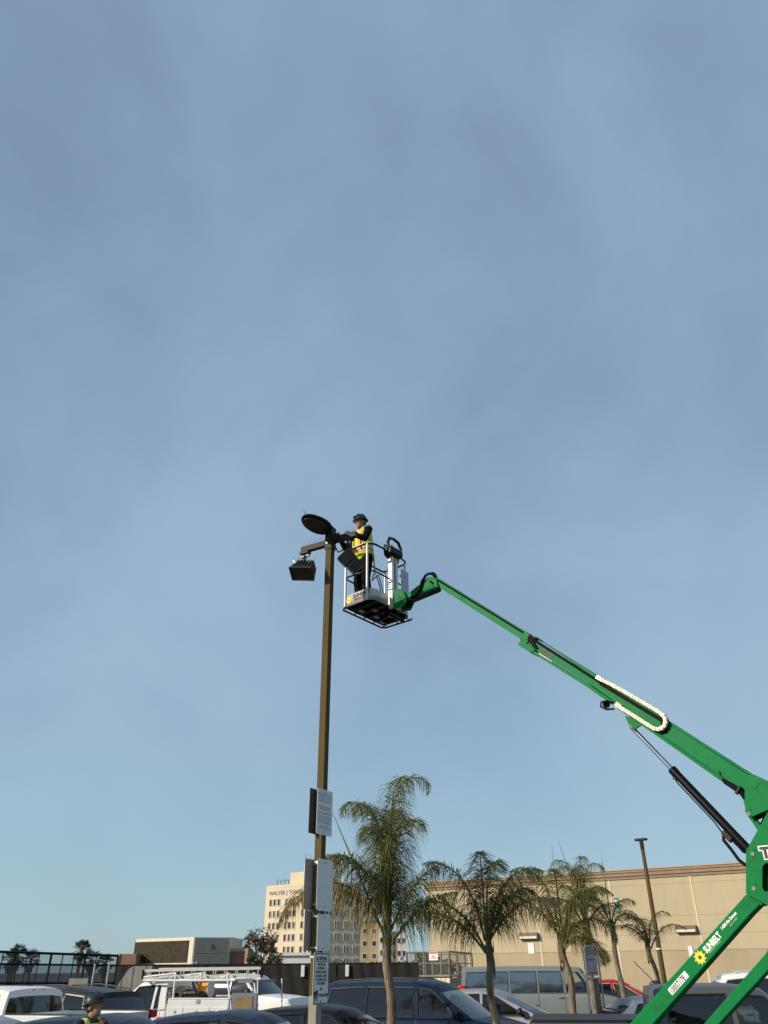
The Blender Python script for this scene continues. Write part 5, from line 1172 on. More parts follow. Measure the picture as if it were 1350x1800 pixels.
def vehicle(name, label, cat, px, Y, yaw, sp):
    """sp: L, W, zb (belt), cols [(x base, x top, z top)], st [(x, z top, width factor, z bottom)], paint, tint list ..."""
    X = gx(px, Y)
    t = thing(name, label, cat, (X, Y, 0), R_(yaw), group='cars and trucks parked in the lot')
    ROOT[t.name] = None
    W2 = sp['W'] / 2; zb = sp['zb']; cols = sp['cols']; paint = sp['paint']; tum = sp.get('tumble', 0.20); crown = sp.get('crown', 0.045)
    cab0, cab1 = cols[0][0], cols[-1][0]
    # --- lower body loft
    stn = sp['st']
    def sect(x, zt, wf, zbt):
        w_ = W2 * wf; incab = cab1 - 0.01 <= x <= cab0 + 0.01
        cr_ = 0.0 if incab else 0.035
        h = zt - zbt
        half = [(w_ - 0.09, zbt), (w_ - 0.03, zbt + 0.07), (w_ - 0.012, zbt + h * 0.28), (w_, zbt + h * 0.55), (w_ - 0.012, zbt + h * 0.80), (w_ - 0.035, zt - 0.035), (w_ - 0.065, zt - 0.004), (w_ * 0.62, zt + cr_ * 0.7), (0, zt + cr_)]
        return [V((x, y, z)) for y, z in half] + [V((x, -y, z)) for y, z in half[-2::-1]]
    def at(x):
        for a, b in zip(stn, stn[1:]):
            if b[0] <= x <= a[0]:
                u = (a[0] - x) / (a[0] - b[0]) if a[0] != b[0] else 0; return [lerp(a[i], b[i], u) for i in range(1, 4)]
        return stn[0][1:] if x > stn[0][0] else stn[-1][1:]
    xs = sorted(set([s[0] for s in stn] + [stn[0][0] - (stn[0][0] - stn[-1][0]) * k / 16 for k in range(17)] + [cab0, cab1]), reverse=True)
    secs = [sect(x, *at(x)) for x in xs]
    b = MB(True); b.grid(secs); b.add(secs[0], [tuple(range(len(secs[0])))]); b.add(secs[-1], [tuple(range(len(secs[-1])))[::-1]])
    b.add([s[0] for s in secs] + [s[-1] for s in secs], [(i, i + 1, len(secs) + i + 1, len(secs) + i) for i in range(len(secs) - 1)])
    body = b.build('body', paint, t, smooth=38)
    # --- cabin: pillars, roof, openings
    wb = W2 * 0.965
    def P(c, tt, s_):
        xb, xt, zt = c
        return V((lerp(xb, xt, tt), s_ * (wb - tum * tt ** 1.5), zb - 0.004 + (zt - zb + 0.004) * tt))
    t1, t2 = 0.05, sp.get('wtop', 0.86)
    rows_t = [0, t1, (t1 + t2) / 2, t2, 0.95, 1.0]
    cb_ = MB(True); wins = []
    for s_ in (-1, 1):
        for i in range(len(cols) - 1):
            for k in range(len(rows_t) - 1):
                q = [P(cols[i], rows_t[k], s_), P(cols[i + 1], rows_t[k], s_), P(cols[i + 1], rows_t[k + 1], s_), P(cols[i], rows_t[k + 1], s_)]
                if i % 2 == 1 and k in (1, 2): continue
                cb_.add(q, [(0, 1, 2, 3)])
            if i % 2 == 1: wins.append((s_, i))
    FF = [-1, -0.97, -0.85, -0.5, 0, 0.5, 0.85, 0.97, 1]
    bowf, bowr = sp.get('bowf', 0.10), sp.get('bowr', 0.05)
    n = len(cols)
    def roofpt(i, f):
        c = cols[i]; u = i / (n - 1); bow = lerp(bowf, -bowr, u); e = P(c, 1.0, 1)
        return V((e.x + bow * (1 - f * f), f * e.y, e.z + crown * (1 - abs(f) ** 2.6) ** 0.8))
    cb_.grid([[roofpt(i, f) for f in FF] for i in range(n)])
    def screen(i, bow_b, bow_t):
        c = cols[i]; rows = []
        for k in range(6):
            v = k / 5
            rows.append([V((lerp(c[0] + bow_b * (1 - f * f), c[1] + bow_t * (1 - f * f), v), f * P(c, v, 1).y, P(c, v, 1).z + (crown * (1 - abs(f) ** 2.6) ** 0.8) * v)) for f in [-1, -0.93, -0.5, 0, 0.5, 0.93, 1]])
        return rows
    for i, bb, bt, nm, mt in ((0, bowf * 1.6, bowf, 'windshield', sp.get('ws', 'gl_mid')), (n - 1, -bowr * 1.5, -bowr, 'rear_window', sp.get('rw', 'gl_dark'))):
        rw = screen(i, bb, bt)
        if nm == 'rear_window' and sp.get('norear'): cb_.grid(rw); continue
        cb_.grid([[r[0], r[1]] for r in rw]); cb_.grid([[r[5], r[6]] for r in rw]); cb_.grid([r[1:6] for r in rw[4:]])
        if nm == 'rear_window' and not sp.get('fastback'): cb_.grid([r[1:6] for r in rw[:2]]); rwg = rw[1:5]
        else: rwg = rw[:5]
        gz = MB(True); gz.grid([r[1:6] for r in rwg]); gz.build(nm, M[mt], t, smooth=60)
    cabin = cb_.build('cabin', paint, t, smooth=45)
    tint = sp.get('tint', [])
    for s_, i in wins:
        gz = MB(True); rr = [rows_t[1], rows_t[2], rows_t[3]]; e = 0.0
        gz.grid([[P(cols[i], r, s_) + V((0, -0.006 * s_, 0)), P(cols[i + 1], r, s_) + V((0, -0.006 * s_, 0))] for r in rr])
        k = (i - 1) // 2; wn_ = gz.build('side_window', M[tint[k] if k < len(tint) else 'gl_dark'], t, smooth=60)
        tr = MB(True); q = [P(cols[i], rr[0], s_), P(cols[i + 1], rr[0], s_), P(cols[i + 1], rr[1], s_), P(cols[i + 1], rr[2], s_), P(cols[i], rr[2], s_), P(cols[i], rr[1], s_)]
        tr.path([p + V((0, 0.002 * s_, 0)) for p in q], 0.016, 5, closed=True); tr.build('window_trim', M[sp.get('wtrim', 'trim')], wn_)
    # --- interior: dark deck, seats with head rests, dash
    dk = MB(True); dk.box(cab1 + 0.1, cab0 - 0.05, -wb + 0.04, wb - 0.04, zb + 0.003, zb + 0.008); dk.build('parcel_deck', M['inter'], t)
    for sx in sp.get('seats', [0.1, -0.85]):
        for s_ in (-0.42, 0.42):
            o = MB(True).obox((sx - 0.1, s_ * W2, zb + 0.10), V((1, 0, 0.0)), V((0, 1, 0)), V((-0.2, 0, 1)).normalized(), 0.07, 0.23, 0.13).build('seat', M['interl'], t, bevel=0.05)
            MB(True).obox((sx - 0.17, s_ * W2, zb + 0.33), V((1, 0, 0)), V((0, 1, 0)), Z, 0.05, 0.13, 0.085).build('head_rest', M['interl'], o, bevel=0.03)
    # --- doors seams, handles, mirrors
    def side_strip(x, wd_, s_):
        s1, s2 = sect(x + wd_, *at(x + wd_))[1:6], sect(x - wd_, *at(x - wd_))[1:6]
        return [[V((p.x, s_ * (p.y + 0.0025), p.z)) for p in s1], [V((p.x, s_ * (p.y + 0.0025), p.z)) for p in s2]]
    dx = sp.get('doors', [])
    for s_ in (-1, 1):
        for x in dx: MB(True).grid(side_strip(x, 0.006, s_)).build('door_seam', M['trim'], body)
        for x in sp.get('handles', []):
            z_, w_ = zb - 0.12, W2 * at(x)[1]; o = MB(True).path([(x - 0.1, s_ * (w_ - 0.01), z_), (x - 0.07, s_ * (w_ + 0.025), z_), (x + 0.07, s_ * (w_ + 0.025), z_), (x + 0.1, s_ * (w_ - 0.01), z_)], 0.014, 6).build('door_handle', sp.get('hmat', paint), t, smooth=60)
        mx = lerp(cols[1][0], cols[1][1], 0.12) - sp.get('mback', 0.02); y = s_ * (wb + 0.11); mz = zb + sp.get('mz', 0.10)
        o = MB(True).ell((mx, y, mz), 0.07, 0.115, sp.get('mh', 0.082), nu=14, nv=10).build('door_mirror', sp.get('mmat', M['trim']), t, smooth=60)
        MB(True).tube((mx, s_ * (wb - 0.05), zb - 0.0), (mx, y, mz - 0.03), 0.028, n=6).build('mirror_stalk', M['trim'], o)
        MB(True).obox((mx - 0.06, y, mz), V((1, 0, 0)), V((0, 1, 0)), Z, 0.015, 0.085, 0.055).build('mirror_glass', M['chrome'], o, bevel=0.01)
    # --- lamps
    xf, xr = stn[0][0], stn[-1][0]
    for s_ in (-1, 1):
        zf = sp.get('hl', 0.68); wf_ = W2 * at(xf - 0.12)[1]
        MB(True).ell((xf - 0.14, s_ * (wf_ - 0.17), zf), 0.13, 0.17, 0.075, nu=16, nv=10).build('headlight', M['lamp'], t, smooth=60)
        zr_ = sp.get('tl', 0.85); th2 = sp.get('tlh', 0.09); wr_ = W2 * at(xr + 0.06)[1]
        MB(True).obox((xr + 0.09, s_ * (wr_ - 0.085), zr_), V((1, 0, 0)), V((0, 1, 0)), Z, 0.115, 0.10, th2).build('tail_light', M['red'], t, bevel=0.03)
    gr = MB(True); gr.obox((xf - 0.02, 0, sp.get('hl', 0.68) - 0.05), V((1, 0, 0)), V((0, 1, 0)), Z, 0.03, W2 * 0.55, 0.07); gr.build('grille', M['trim'], t, bevel=0.01)
    # --- wheels and dark arches
    r = sp.get('wr', 0.33); tm, rm = wheel_mesh(r, 0.11)
    for wx in sp.get('wx', (xf - 0.92, xr + 0.95)):
        for s_ in (-1, 1):
            MB(True).tube((wx, s_ * (W2 - 0.22), r + 0.03), (wx, s_ * (W2 * at(wx)[1] + 0.004), r + 0.03), r + 0.07, n=24).build('wheel_arch', M['trim'], t)
            o = lobj('wheel', tm, t, (wx, s_ * (W2 - 0.10), r)); lobj('rim', rm, o)
    # --- extras
    if sp.get('rails'):
        ra_, rb_ = sp['rails']
        for s_ in (-1, 1):
            def rp(x, dz):
                f = 0.90; k = max(0, min(n - 2, next((j for j in range(n - 1) if cols[j][1] >= x >= cols[j + 1][1]), n - 2)))
                u = (cols[k][1] - x) / max(1e-4, cols[k][1] - cols[k + 1][1]); a, c_ = roofpt(k, f), roofpt(k + 1, f); q = a.lerp(c_, max(0, min(1, u))); return V((x, s_ * q.y, q.z + dz))
            MB(True).path([rp(ra_, 0.0), rp(ra_ - 0.12, 0.045), rp((ra_ + rb_) / 2, 0.06), rp(rb_ + 0.12, 0.045), rp(rb_, 0.0)], 0.018, 8).build('roof_rail', M[sp.get('railm', 'trim')], t, smooth=60)
    return t, P, roofpt, body
def st_sedan(L2, zh, zb, ztrunk, W=1):
    return [(L2, 0.55, 0.70, 0.24), (L2 - 0.04, 0.66, 0.80, 0.22), (L2 - 0.22, 0.76, 0.93, 0.20), (L2 - 0.6, zh - 0.04, 0.985, 0.18), (L2 - 1.12, zb, 1.0, 0.18), (-L2 + 0.62, zb, 1.0, 0.18), (-L2 + 0.58, ztrunk, 0.985, 0.19), (-L2 + 0.2, ztrunk - 0.01, 0.95, 0.22), (-L2 + 0.03, ztrunk - 0.06, 0.88, 0.25), (-L2, 0.62, 0.84, 0.28)]
def st_van(L2, zh, zb, xw):
    return [(L2, 0.55, 0.72, 0.26), (L2 - 0.05, 0.74, 0.84, 0.24), (L2 - 0.25, zh - 0.10, 0.95, 0.22), (L2 - 0.6, zh - 0.02, 0.99, 0.2), (xw, zb, 1.0, 0.2), (-L2 + 0.3, zb, 1.0, 0.22), (-L2 + 0.08, zb - 0.01, 0.95, 0.24), (-L2, zb - 0.06, 0.90, 0.3)]
SED = dict(L=4.7, W=1.82, zb=0.93, cols=[(1.28, 0.36, 1.355), (1.06, 0.28, 1.375), (0.06, 0.02, 1.425), (-0.04, -0.07, 1.425), (-0.98, -0.80, 1.385), (-1.05, -0.88, 1.375), (-1.42, -1.06, 1.345), (-1.85, -1.16, 1.33)],
           st=st_sedan(2.35, 0.92, 0.93, 0.99), tint=['gl_mid', 'gl_mid', 'gl_mid'], doors=[1.15, 0.0, -1.05], handles=[0.2, -0.85], fastback=True, rw='gl_mid', seats=[0.2, -0.75], tumble=0.24)
P_ = paint_mat
# --- dark blue minivan behind the tall palm
SI = dict(L=5.08, W=1.97, zb=1.04, cols=[(1.58, 0.62, 1.63), (1.36, 0.50, 1.66), (0.36, 0.30, 1.71), (0.24, 0.20, 1.71), (-0.92, -0.94, 1.72), (-1.02, -1.03, 1.72), (-1.98, -1.88, 1.68), (-2.42, -2.20, 1.64)],
          st=st_van(2.54, 1.0, 1.04, 1.60), tint=['gl_clear', 'gl_dark', 'gl_dark'], doors=[1.40, 0.30, -0.97], handles=[0.52, 0.05], rails=(0.25, -1.9), hmat=M['black'], seats=[0.35, -0.7], crown=0.055, paint=P_('dark_blue_paint', (0.003, 0.016, 0.048)), ws='gl_mid')
vehicle('minivan', 'dark blue minivan with roof rails behind the tallest palm trunk', 'minivan', 735, 21.3, -24, SI)
# --- grey-green passenger van
EX = dict(L=5.7, W=2.0, zb=1.22, cols=[(2.02, 1.45, 1.92), (1.84, 1.32, 1.95), (0.92, 0.86, 1.98), (0.82, 0.78, 1.98), (-0.02, -0.02, 1.99), (-0.10, -0.10, 1.99), (-1.02, -1.02, 1.99), (-1.10, -1.10, 1.99), (-2.62, -2.56, 1.97), (-2.80, -2.72, 1.95)],
          st=[(2.9, 0.62, 0.80, 0.3), (2.86, 0.92, 0.88, 0.28), (2.7, 1.06, 0.96, 0.26), (2.1, 1.20, 1.0, 0.24), (2.02, 1.22, 1.0, 0.24), (-2.78, 1.22, 1.0, 0.26), (-2.84, 1.2, 0.97, 0.3)], tint=['gl_clear', 'gl_film', 'gl_film', 'gl_film'], doors=[1.88, 0.86, -0.06], handles=[0.98, 0.70],
          tumble=0.12, crown=0.07, seats=[0.9], paint=P_('grey_green_paint', (0.19, 0.215, 0.215)), tl=1.3, tlh=0.17, wr=0.36, mh=0.15, mz=0.14, mback=0.08)
vehicle('passenger_van', 'grey-green full-size van parked in front of the store', 'van', 945, 33.0, -9, EX)
# --- silver hatchback
HB = dict(L=4.1, W=1.70, zb=0.98, cols=[(1.45, 0.35, 1.42), (1.15, 0.22, 1.45), (0.08, 0.02, 1.50), (-0.02, -0.07, 1.50), (-0.85, -0.82, 1.48), (-0.95, -0.92, 1.47), (-1.5, -1.35, 1.42), (-1.95, -1.65, 1.38)],
          st=st_van(2.05, 0.95, 0.98, 1.46), tint=['gl_mid', 'gl_dark', 'gl_dark'], doors=[1.25, 0.02, -0.9], handles=[0.2, -0.75], paint=P_('silver_paint', (0.27, 0.28, 0.30), 0.2), seats=[0.15, -0.7], hl=0.84)
vehicle('hatchback', 'silver hatchback parked nose right behind the second palm', 'car', 856, 23.4, -22, HB)
# --- red car near the store
vehicle('red_hatchback', 'bright red car near the store wall behind the cart return frame', 'car', 1072, 34.5, -12, dict(HB, paint=P_('red_paint', (0.42, 0.012, 0.015)), wtrim='alu', cols=[(c[0], c[1], c[2] + 0.06) for c in HB['cols']]))
# --- grey sedan tail behind the pickup bed
vehicle('sedan', 'silver grey sedan mostly hidden behind the dark grey pickup bed', 'car', 1178, 20.5, 4, dict(SED, paint=P_('blue_silver_paint', (0.30, 0.34, 0.40), 0.4), tint=['gl_dark'] * 3))
# --- white crossover at the right edge
SUV = dict(L=4.6, W=1.86, zb=1.05, cols=[(1.22, 0.45, 1.58), (1.02, 0.36, 1.61), (0.06, 0.02, 1.655), (-0.04, -0.07, 1.655), (-0.95, -0.95, 1.65), (-1.05, -1.05, 1.64), (-1.78, -1.55, 1.585), (-2.14, -1.92, 1.55)],
           st=st_van(2.3, 1.02, 1.05, 1.24), tint=['gl_dark', 'gl_dark', 'gl_dark'], doors=[1.12, 0.0, -1.0], handles=[0.15, -0.85], rails=(0.2, -1.7), seats=[0.15, -0.75])
vehicle('crossover', 'white crossover with dark windows at the right edge behind the pickup', 'car', 1298, 24.5, 168, dict(SUV, paint=P_('white_paint', (0.72, 0.72, 0.71), 0.0), wtrim='alu', railm='alu', cols=[(c[0], c[1], c[2] + 0.17) for c in SUV['cols']]))
# --- left group
vehicle('sedan', 'black sedan parked just behind the lamp post foot', 'car', 575, 15.8, -20, dict(SED, paint=P_('black_car_paint', (0.012, 0.013, 0.016)), tint=['gl_mid'] * 3, ws='gl_mid'))
vehicle('sedan', 'dark navy sedan in front of the white service truck', 'car', 430, 13.9, -12, dict(SED, paint=P_('navy_car_paint', (0.020, 0.030, 0.065)), tint=['gl_mid'] * 3))
vehicle('sedan', 'dark sedan roof showing right behind the worker in the hard hat', 'car', 205, 12.9, -6, dict(SED, paint=P_('midnight_paint', (0.022, 0.030, 0.052))))
vehicle('sedan', 'grey sedan cut by the left edge at the bottom corner', 'car', -28, 12.6, -14, dict(SED, paint=P_('grey_silver_paint', (0.33, 0.35, 0.38), 0.4)))
vehicle('crossover', 'dark grey crossover with chrome window line behind the white pickup', 'car', 104, 21.0, 156, dict(SUV, paint=P_('charcoal_paint', (0.026, 0.027, 0.030)), wtrim='alu', tl=1.16, tlh=0.075))
# --- pickups
def pickup(label, px, Y, yaw, paint, scale_h=1.0, tint=None, name='pickup_truck', bedlen=1.75, rail=1.28, extra_cab=True, nobed=False, zb=1.18, top=1.74, cabl=1.9, **kw):
    xr = 0.95 - cabl
    cols = [(1.02, 0.42, top - 0.10), (0.85, 0.34, top - 0.07), (0.0, -0.02, top - 0.03), (-0.10, -0.12, top - 0.03), (xr + 0.20, xr + 0.24, top - 0.04), (xr, xr + 0.07, top - 0.07)]
    xe = xr - 0.06 - bedlen
    sp = dict(L=5.2, W=1.86, zb=zb, cols=cols, tumble=0.17, wtop=0.84,
              st=[(2.45, 0.62, 0.84, 0.36), (2.40, 0.92, 0.92, 0.34), (2.2, zb - 0.10, 0.97, 0.32), (1.7, zb - 0.04, 1.0, 0.3), (1.04, zb, 1.0, 0.3), (xr, zb, 1.0, 0.3), (xr - 0.02, zb, 0.99, 0.3)],
              tint=tint or ['gl_mid', 'gl_dark'], doors=[0.95, -0.06, xr + 0.12], handles=[0.1, xr + 0.34], paint=paint, hl=0.85, tl=0.9, wr=0.38, wx=(1.55, xr - 0.06 - bedlen * 0.45), seats=[0.05, xr + 0.55], mh=0.11, **kw)
    t, P, rp, body = vehicle(name, label, 'truck', px, Y, yaw, sp)
    if nobed: return t, sp, xr, xe
    W2 = 0.92
    bed = MB(True)
    x0, x1 = xr - 0.07, xe
    bed.box(x1, x0, -W2, W2, 0.45, 0.62)
    for s_ in (-1, 1): bed.box(x1, x0, s_ * W2 - (0.06 if s_ > 0 else 0), s_ * W2 + (0.06 if s_ < 0 else 0), 0.62, rail)
    bed.box(x0 - 0.05, x0, -W2 + 0.06, W2 - 0.06, 0.62, rail)
    bo = bed.build('bed', paint, t, bevel=0.02)
    for s_ in (-1, 1): MB(True).box(x1 + 0.02, x0 - 0.02, s_ * W2 - 0.045 * (s_ > 0) - 0.0, s_ * W2 + 0.045 * (s_ < 0), rail + 0.002, rail + 0.022).build('bed_rail_cap', M['trim'], bo)
    tg_ = MB(True).box(x1 - 0.045, x1 - 0.003, -W2 + 0.02, W2 - 0.02, 0.5, rail).build('tailgate', paint, t, bevel=0.015)
    for s_ in (-1, 1): MB(True).box(x1 - 0.03, x1 + 0.09, s_ * (W2 - 0.02) - 0.05, s_ * (W2 - 0.02) + 0.05, 0.72, 1.12).build('tail_light', M['red'], bo)
    MB(True).box(x1 - 0.2, x1 - 0.05, -W2 * 0.9, W2 * 0.9, 0.42, 0.52).build('rear_bumper', M['steel'], t, bevel=0.02)
    return t, sp, xr, xe
t, sp, xr, xe = pickup('dark grey crew-cab pickup behind the green boom arms', 1262, 14.4, -10, P_('gunmetal_paint', (0.105, 0.107, 0.115), 0.4), top=1.745, zb=1.15, rail=1.27, cabl=2.15, tint=['gl_mid', 'gl_dark'])
MB(True).box(xe - 0.0, xr - 0.08, -0.915, 0.915, 1.28, 1.305).build('bed_cover', M['trim'], t)
mb2 = MB(True); mb2.tube((-0.95, 0.45, 1.75), (-1.25, 0.48, 2.07), 0.007, n=5); mb2.ell((-0.95, 0.45, 1.74), 0.10, 0.05, 0.05); mb2.build('roof_antenna', M['trim'], t)
t, sp, xr, xe = pickup('white pickup facing left with its rear window and bed showing', 8, 17.3, 163, P_('white_paint', (0.72, 0.72, 0.71), 0.0), top=1.74, zb=1.14, rail=1.33, cabl=1.85, rw='gl_dark', tint=['gl_dark', 'gl_dark'], mmat=M['trim'])
MB(True).box(xr + 0.02, xr + 0.06, -0.17, 0.17, 1.665, 1.70).build('brake_light', M['red'], t)
t, sp, xr, xe = pickup('white full-size pickup facing right between service truck and lamp post', 434, 31.0, -24, P_('white_paint', (0.72, 0.72, 0.71), 0.0), top=1.88, zb=1.27, rail=1.36, cabl=2.0, tint=['gl_dark', 'gl_dark'], mmat=M['trim'])
# --- white service truck with ladder rack
def service_truck():
    t, sp, xr, xe = pickup('white utility service truck with ladder rack and side boxes', 299, 24.0, 168, P_('white_paint', (0.72, 0.72, 0.71), 0.0), nobed=True, top=1.79, zb=1.14, cabl=1.35, name='service_truck', rw='gl_clear', tint=['gl_mid'])
    pw = P_('white_paint', (0.72, 0.72, 0.71), 0.0)
    x0, x1 = xr - 0.10, xr - 1.75; W2 = 0.98; zt = 1.36
    for s_ in (-1, 1):
        bx = MB(True).box(x1, x0, s_ * W2 - (0.40 if s_ > 0 else 0), s_ * W2 + (0.40 if s_ < 0 else 0), 0.55, zt).build('tool_box', pw, t, bevel=0.015)
        MB(True).box(x1 + 0.01, x0 - 0.01, s_ * W2 - (0.41 if s_ > 0 else -0.0), s_ * W2 + (0.41 if s_ < 0 else 0.0), zt + 0.003, zt + 0.03).build('box_lid', pw, bx, bevel=0.008)
        for (a, b) in ((0.02, 0.27), (0.29, 0.70), (0.72, 0.98)):
            xa, xb = x0 + (x1 - x0) * a, x0 + (x1 - x0) * b
            d = MB(True).box(xb, xa, s_ * (W2 + 0.003) - 0.01, s_ * (W2 + 0.003) + 0.01, 0.66, zt - 0.16).build('box_door', pw, bx, bevel=0.006)
            MB(True).tube(((xa + xb) / 2, s_ * (W2 + 0.01), zt - 0.26), ((xa + xb) / 2, s_ * (W2 + 0.022), zt - 0.26), 0.035, n=12).build('latch', M['steel'], d)
        MB(True).box((x0 + x1) / 2 - 0.05, (x0 + x1) / 2 + 0.05, s_ * (W2 + 0.012) - 0.006, s_ * (W2 + 0.012) + 0.006, zt - 0.08, zt - 0.0).build('lid_latch', M['steel'], bx)
    MB(True).box(x1, x0, -0.58, 0.58, 0.55, 0.62).build('bed_floor', M['steel'], t)
    MB(True).box(x1 - 0.06, x1 - 0.005, -W2, W2, 0.5, 1.0).build('tailgate', pw, t)
    # rear door panel with plywood insert on the near side end
    MB(True).box(x1 - 0.72, x1 - 0.07, 0.93, 0.975, 0.85, 1.50).build('rear_frame', M['bluegrey'], t)
    MB(True).box(x1 - 0.62, x1 - 0.15, 0.98, 0.99, 0.93, 1.42).build('plywood_insert', M['wood'], t)
    # ladder rack in white tube
    zr_ = 1.77; rk = MB(True); tb = 0.028
    xs_ = [x0 - 0.12, (x0 + x1) / 2, x1 + 0.1]
    for s_ in (-1, 1):
        y = s_ * 0.93
        rk.tube((x0 + 0.75, y, zr_), (x1 - 0.1, y, zr_), tb); rk.path([(x0 + 0.75, y, zr_), (x0 + 0.75, y, zr_ + 0.08), (x0 - 0.12, y, zr_ + 0.16)], tb * 0.8, 8)
        for x in xs_:
            rk.tube((x, y, zr_), (x, y, zr_ + 0.17), tb); rk.tube((x + 0.2, y, zr_), (x, y, zr_ + 0.15), tb * 0.5); rk.tube((x - 0.2, y, zr_), (x, y, zr_ + 0.15), tb * 0.5)
        rk.tube((xs_[0], y, zt), (xs_[0], y, zr_), tb); rk.tube((xs_[2] - 0.0, y, zr_), (xs_[2] - 0.16, y, 1.15), tb)
        rk.tube((x1 - 0.7, y, zr_ + 0.02), (x1 - 0.74, y, 1.1), 0.02)
    for x in (x0 + 0.72, *xs_): rk.tube((x, -0.93, zr_), (x, 0.93, zr_), tb)
    rk.build('ladder_rack', pw, t, smooth=50)
    MB(True).box(x1 - 0.55, x1 - 0.1, -0.9, 0.9, zr_ - 0.06, zr_ + 0.0).build('rack_tail', M['bluegrey'], t)
    # things carried: ladders on the rack, hose reel in the bed
    mw = Matrix.Translation(t.location) @ Matrix.Rotation(t.rotation_euler.z, 4, 'Z')
    def ladder(label, y, z, xa, xb, tilt):
        o = thing('extension_ladder', label, 'ladder', mw @ V((0, y, z)), t.rotation_euler.z, group='ladders on the service truck rack'); ROOT[o.name] = None
        for e in (-1, 1):                                              # stands on edge: rails above each other
            MB(True).box(xb, xa, -0.015, 0.015, e * 0.085 + 0.11 - 0.028, e * 0.085 + 0.11 + 0.028).build('rail', M['alu'], o)
        k = xa - 0.15
        while k > xb + 0.1: MB(True).tube((k, 0, 0.03), (k + 0.0, 0, 0.19), 0.015, n=6).build('rung', M['alu'], o); k -= 0.3
        for x in (xa, xb): MB(True).box(x - 0.03, x + 0.03, -0.02, 0.02, 0.0, 0.22).build('end_foot', M['rubber'], o)
        o.rotation_euler.y = R_(tilt)
    ladder('aluminium ladder on the near side of the truck rack', 0.80, zr_ + 0.03, x0 + 0.85, x1 - 0.75, 0.6)
    ladder('second aluminium ladder on the far side of the truck rack', 0.30, zr_ + 0.06, x0 + 0.7, x1 - 0.5, 0.2)
    o = thing('hose_reel', 'orange hose reel standing in the service truck bed', 'hose reel', mw @ V(((x0 + x1) / 2 + 0.1, 0.3, 1.0)), t.rotation_euler.z); ROOT[o.name] = None
    c = V((0, 0, 0.62))
    MB(True).tube(c + V((-0.12, 0, 0)), c + V((0.12, 0, 0)), 0.19, n=20).build('hose_coil', M['orange'], o, smooth=40)
    for e in (-1, 1): MB(True).tube(c + V((0.12 * e, 0, 0)), c + V((0.135 * e, 0, 0)), 0.25, n=22).build('flange', M['alupaint'] if e < 0 else M['orange'], o, smooth=40)
    MB(True).path([(0.16, -0.2, -0.38), (0.16, 0, 0.62), (0.16, 0.2, -0.38)], 0.02, 6).build('stand', M['steel'], o)
    o = thing('tool_bag', 'dark tool bags piled behind the cab of the service truck', 'bag', mw @ V((x0 - 0.45, 0.1, 0.62)), t.rotation_euler.z); ROOT[o.name] = None
    MB(True).box(-0.35, 0.35, -0.4, 0.4, 0, 0.95).build('bag_body', M['trim'], o, bevel=0.12); MB(True).tube((-0.2, 0.3, 0.8), (0.1, 0.35, 1.25), 0.025).build('handle', M['steel'], o)
service_truck()
# ================================================================ PEOPLE
def fuse(name, parts, voxel, m, parent, smooth_it=4):
    """limbs and masses melted into one continuous skin"""
    b = MB()
    for p in parts:
        if p[0] == 'e': b.ell(p[1], *p[2], rot=p[3] if len(p) > 3 else None, nu=18, nv=12)
        else:                                                               # chain of (point, radius)
            ch = p[1]
            for (q, r) in ch: b.ell(q, r, r, r, nu=12, nv=8)
            for (q0, r0), (q1, r1) in zip(ch, ch[1:]): b.tube(q0, q1, r0, r1, n=12)
    off = ROOT[root_of(parent).name]
    me = b.mesh(name, off); o = bpy.data.objects.new(name, me); COL.objects.link(o)
    r = o.modifiers.new('r', 'REMESH'); r.mode = 'VOXEL'; r.voxel_size = voxel; r.use_smooth_shade = True
    s = o.modifiers.new('s', 'SMOOTH'); s.iterations = smooth_it; s.factor = 0.5
    dg = bpy.context.evaluated_depsgraph_get(); me2 = bpy.data.meshes.new_from_object(o.evaluated_get(dg))
    bpy.data.objects.remove(o); me2.materials.clear(); me2.materials.append(m)
    me2.polygons.foreach_set('use_smooth', [True] * len(me2.polygons))
    o = bpy.data.objects.new(name, me2); COL.objects.link(o); o.parent = parent; return o
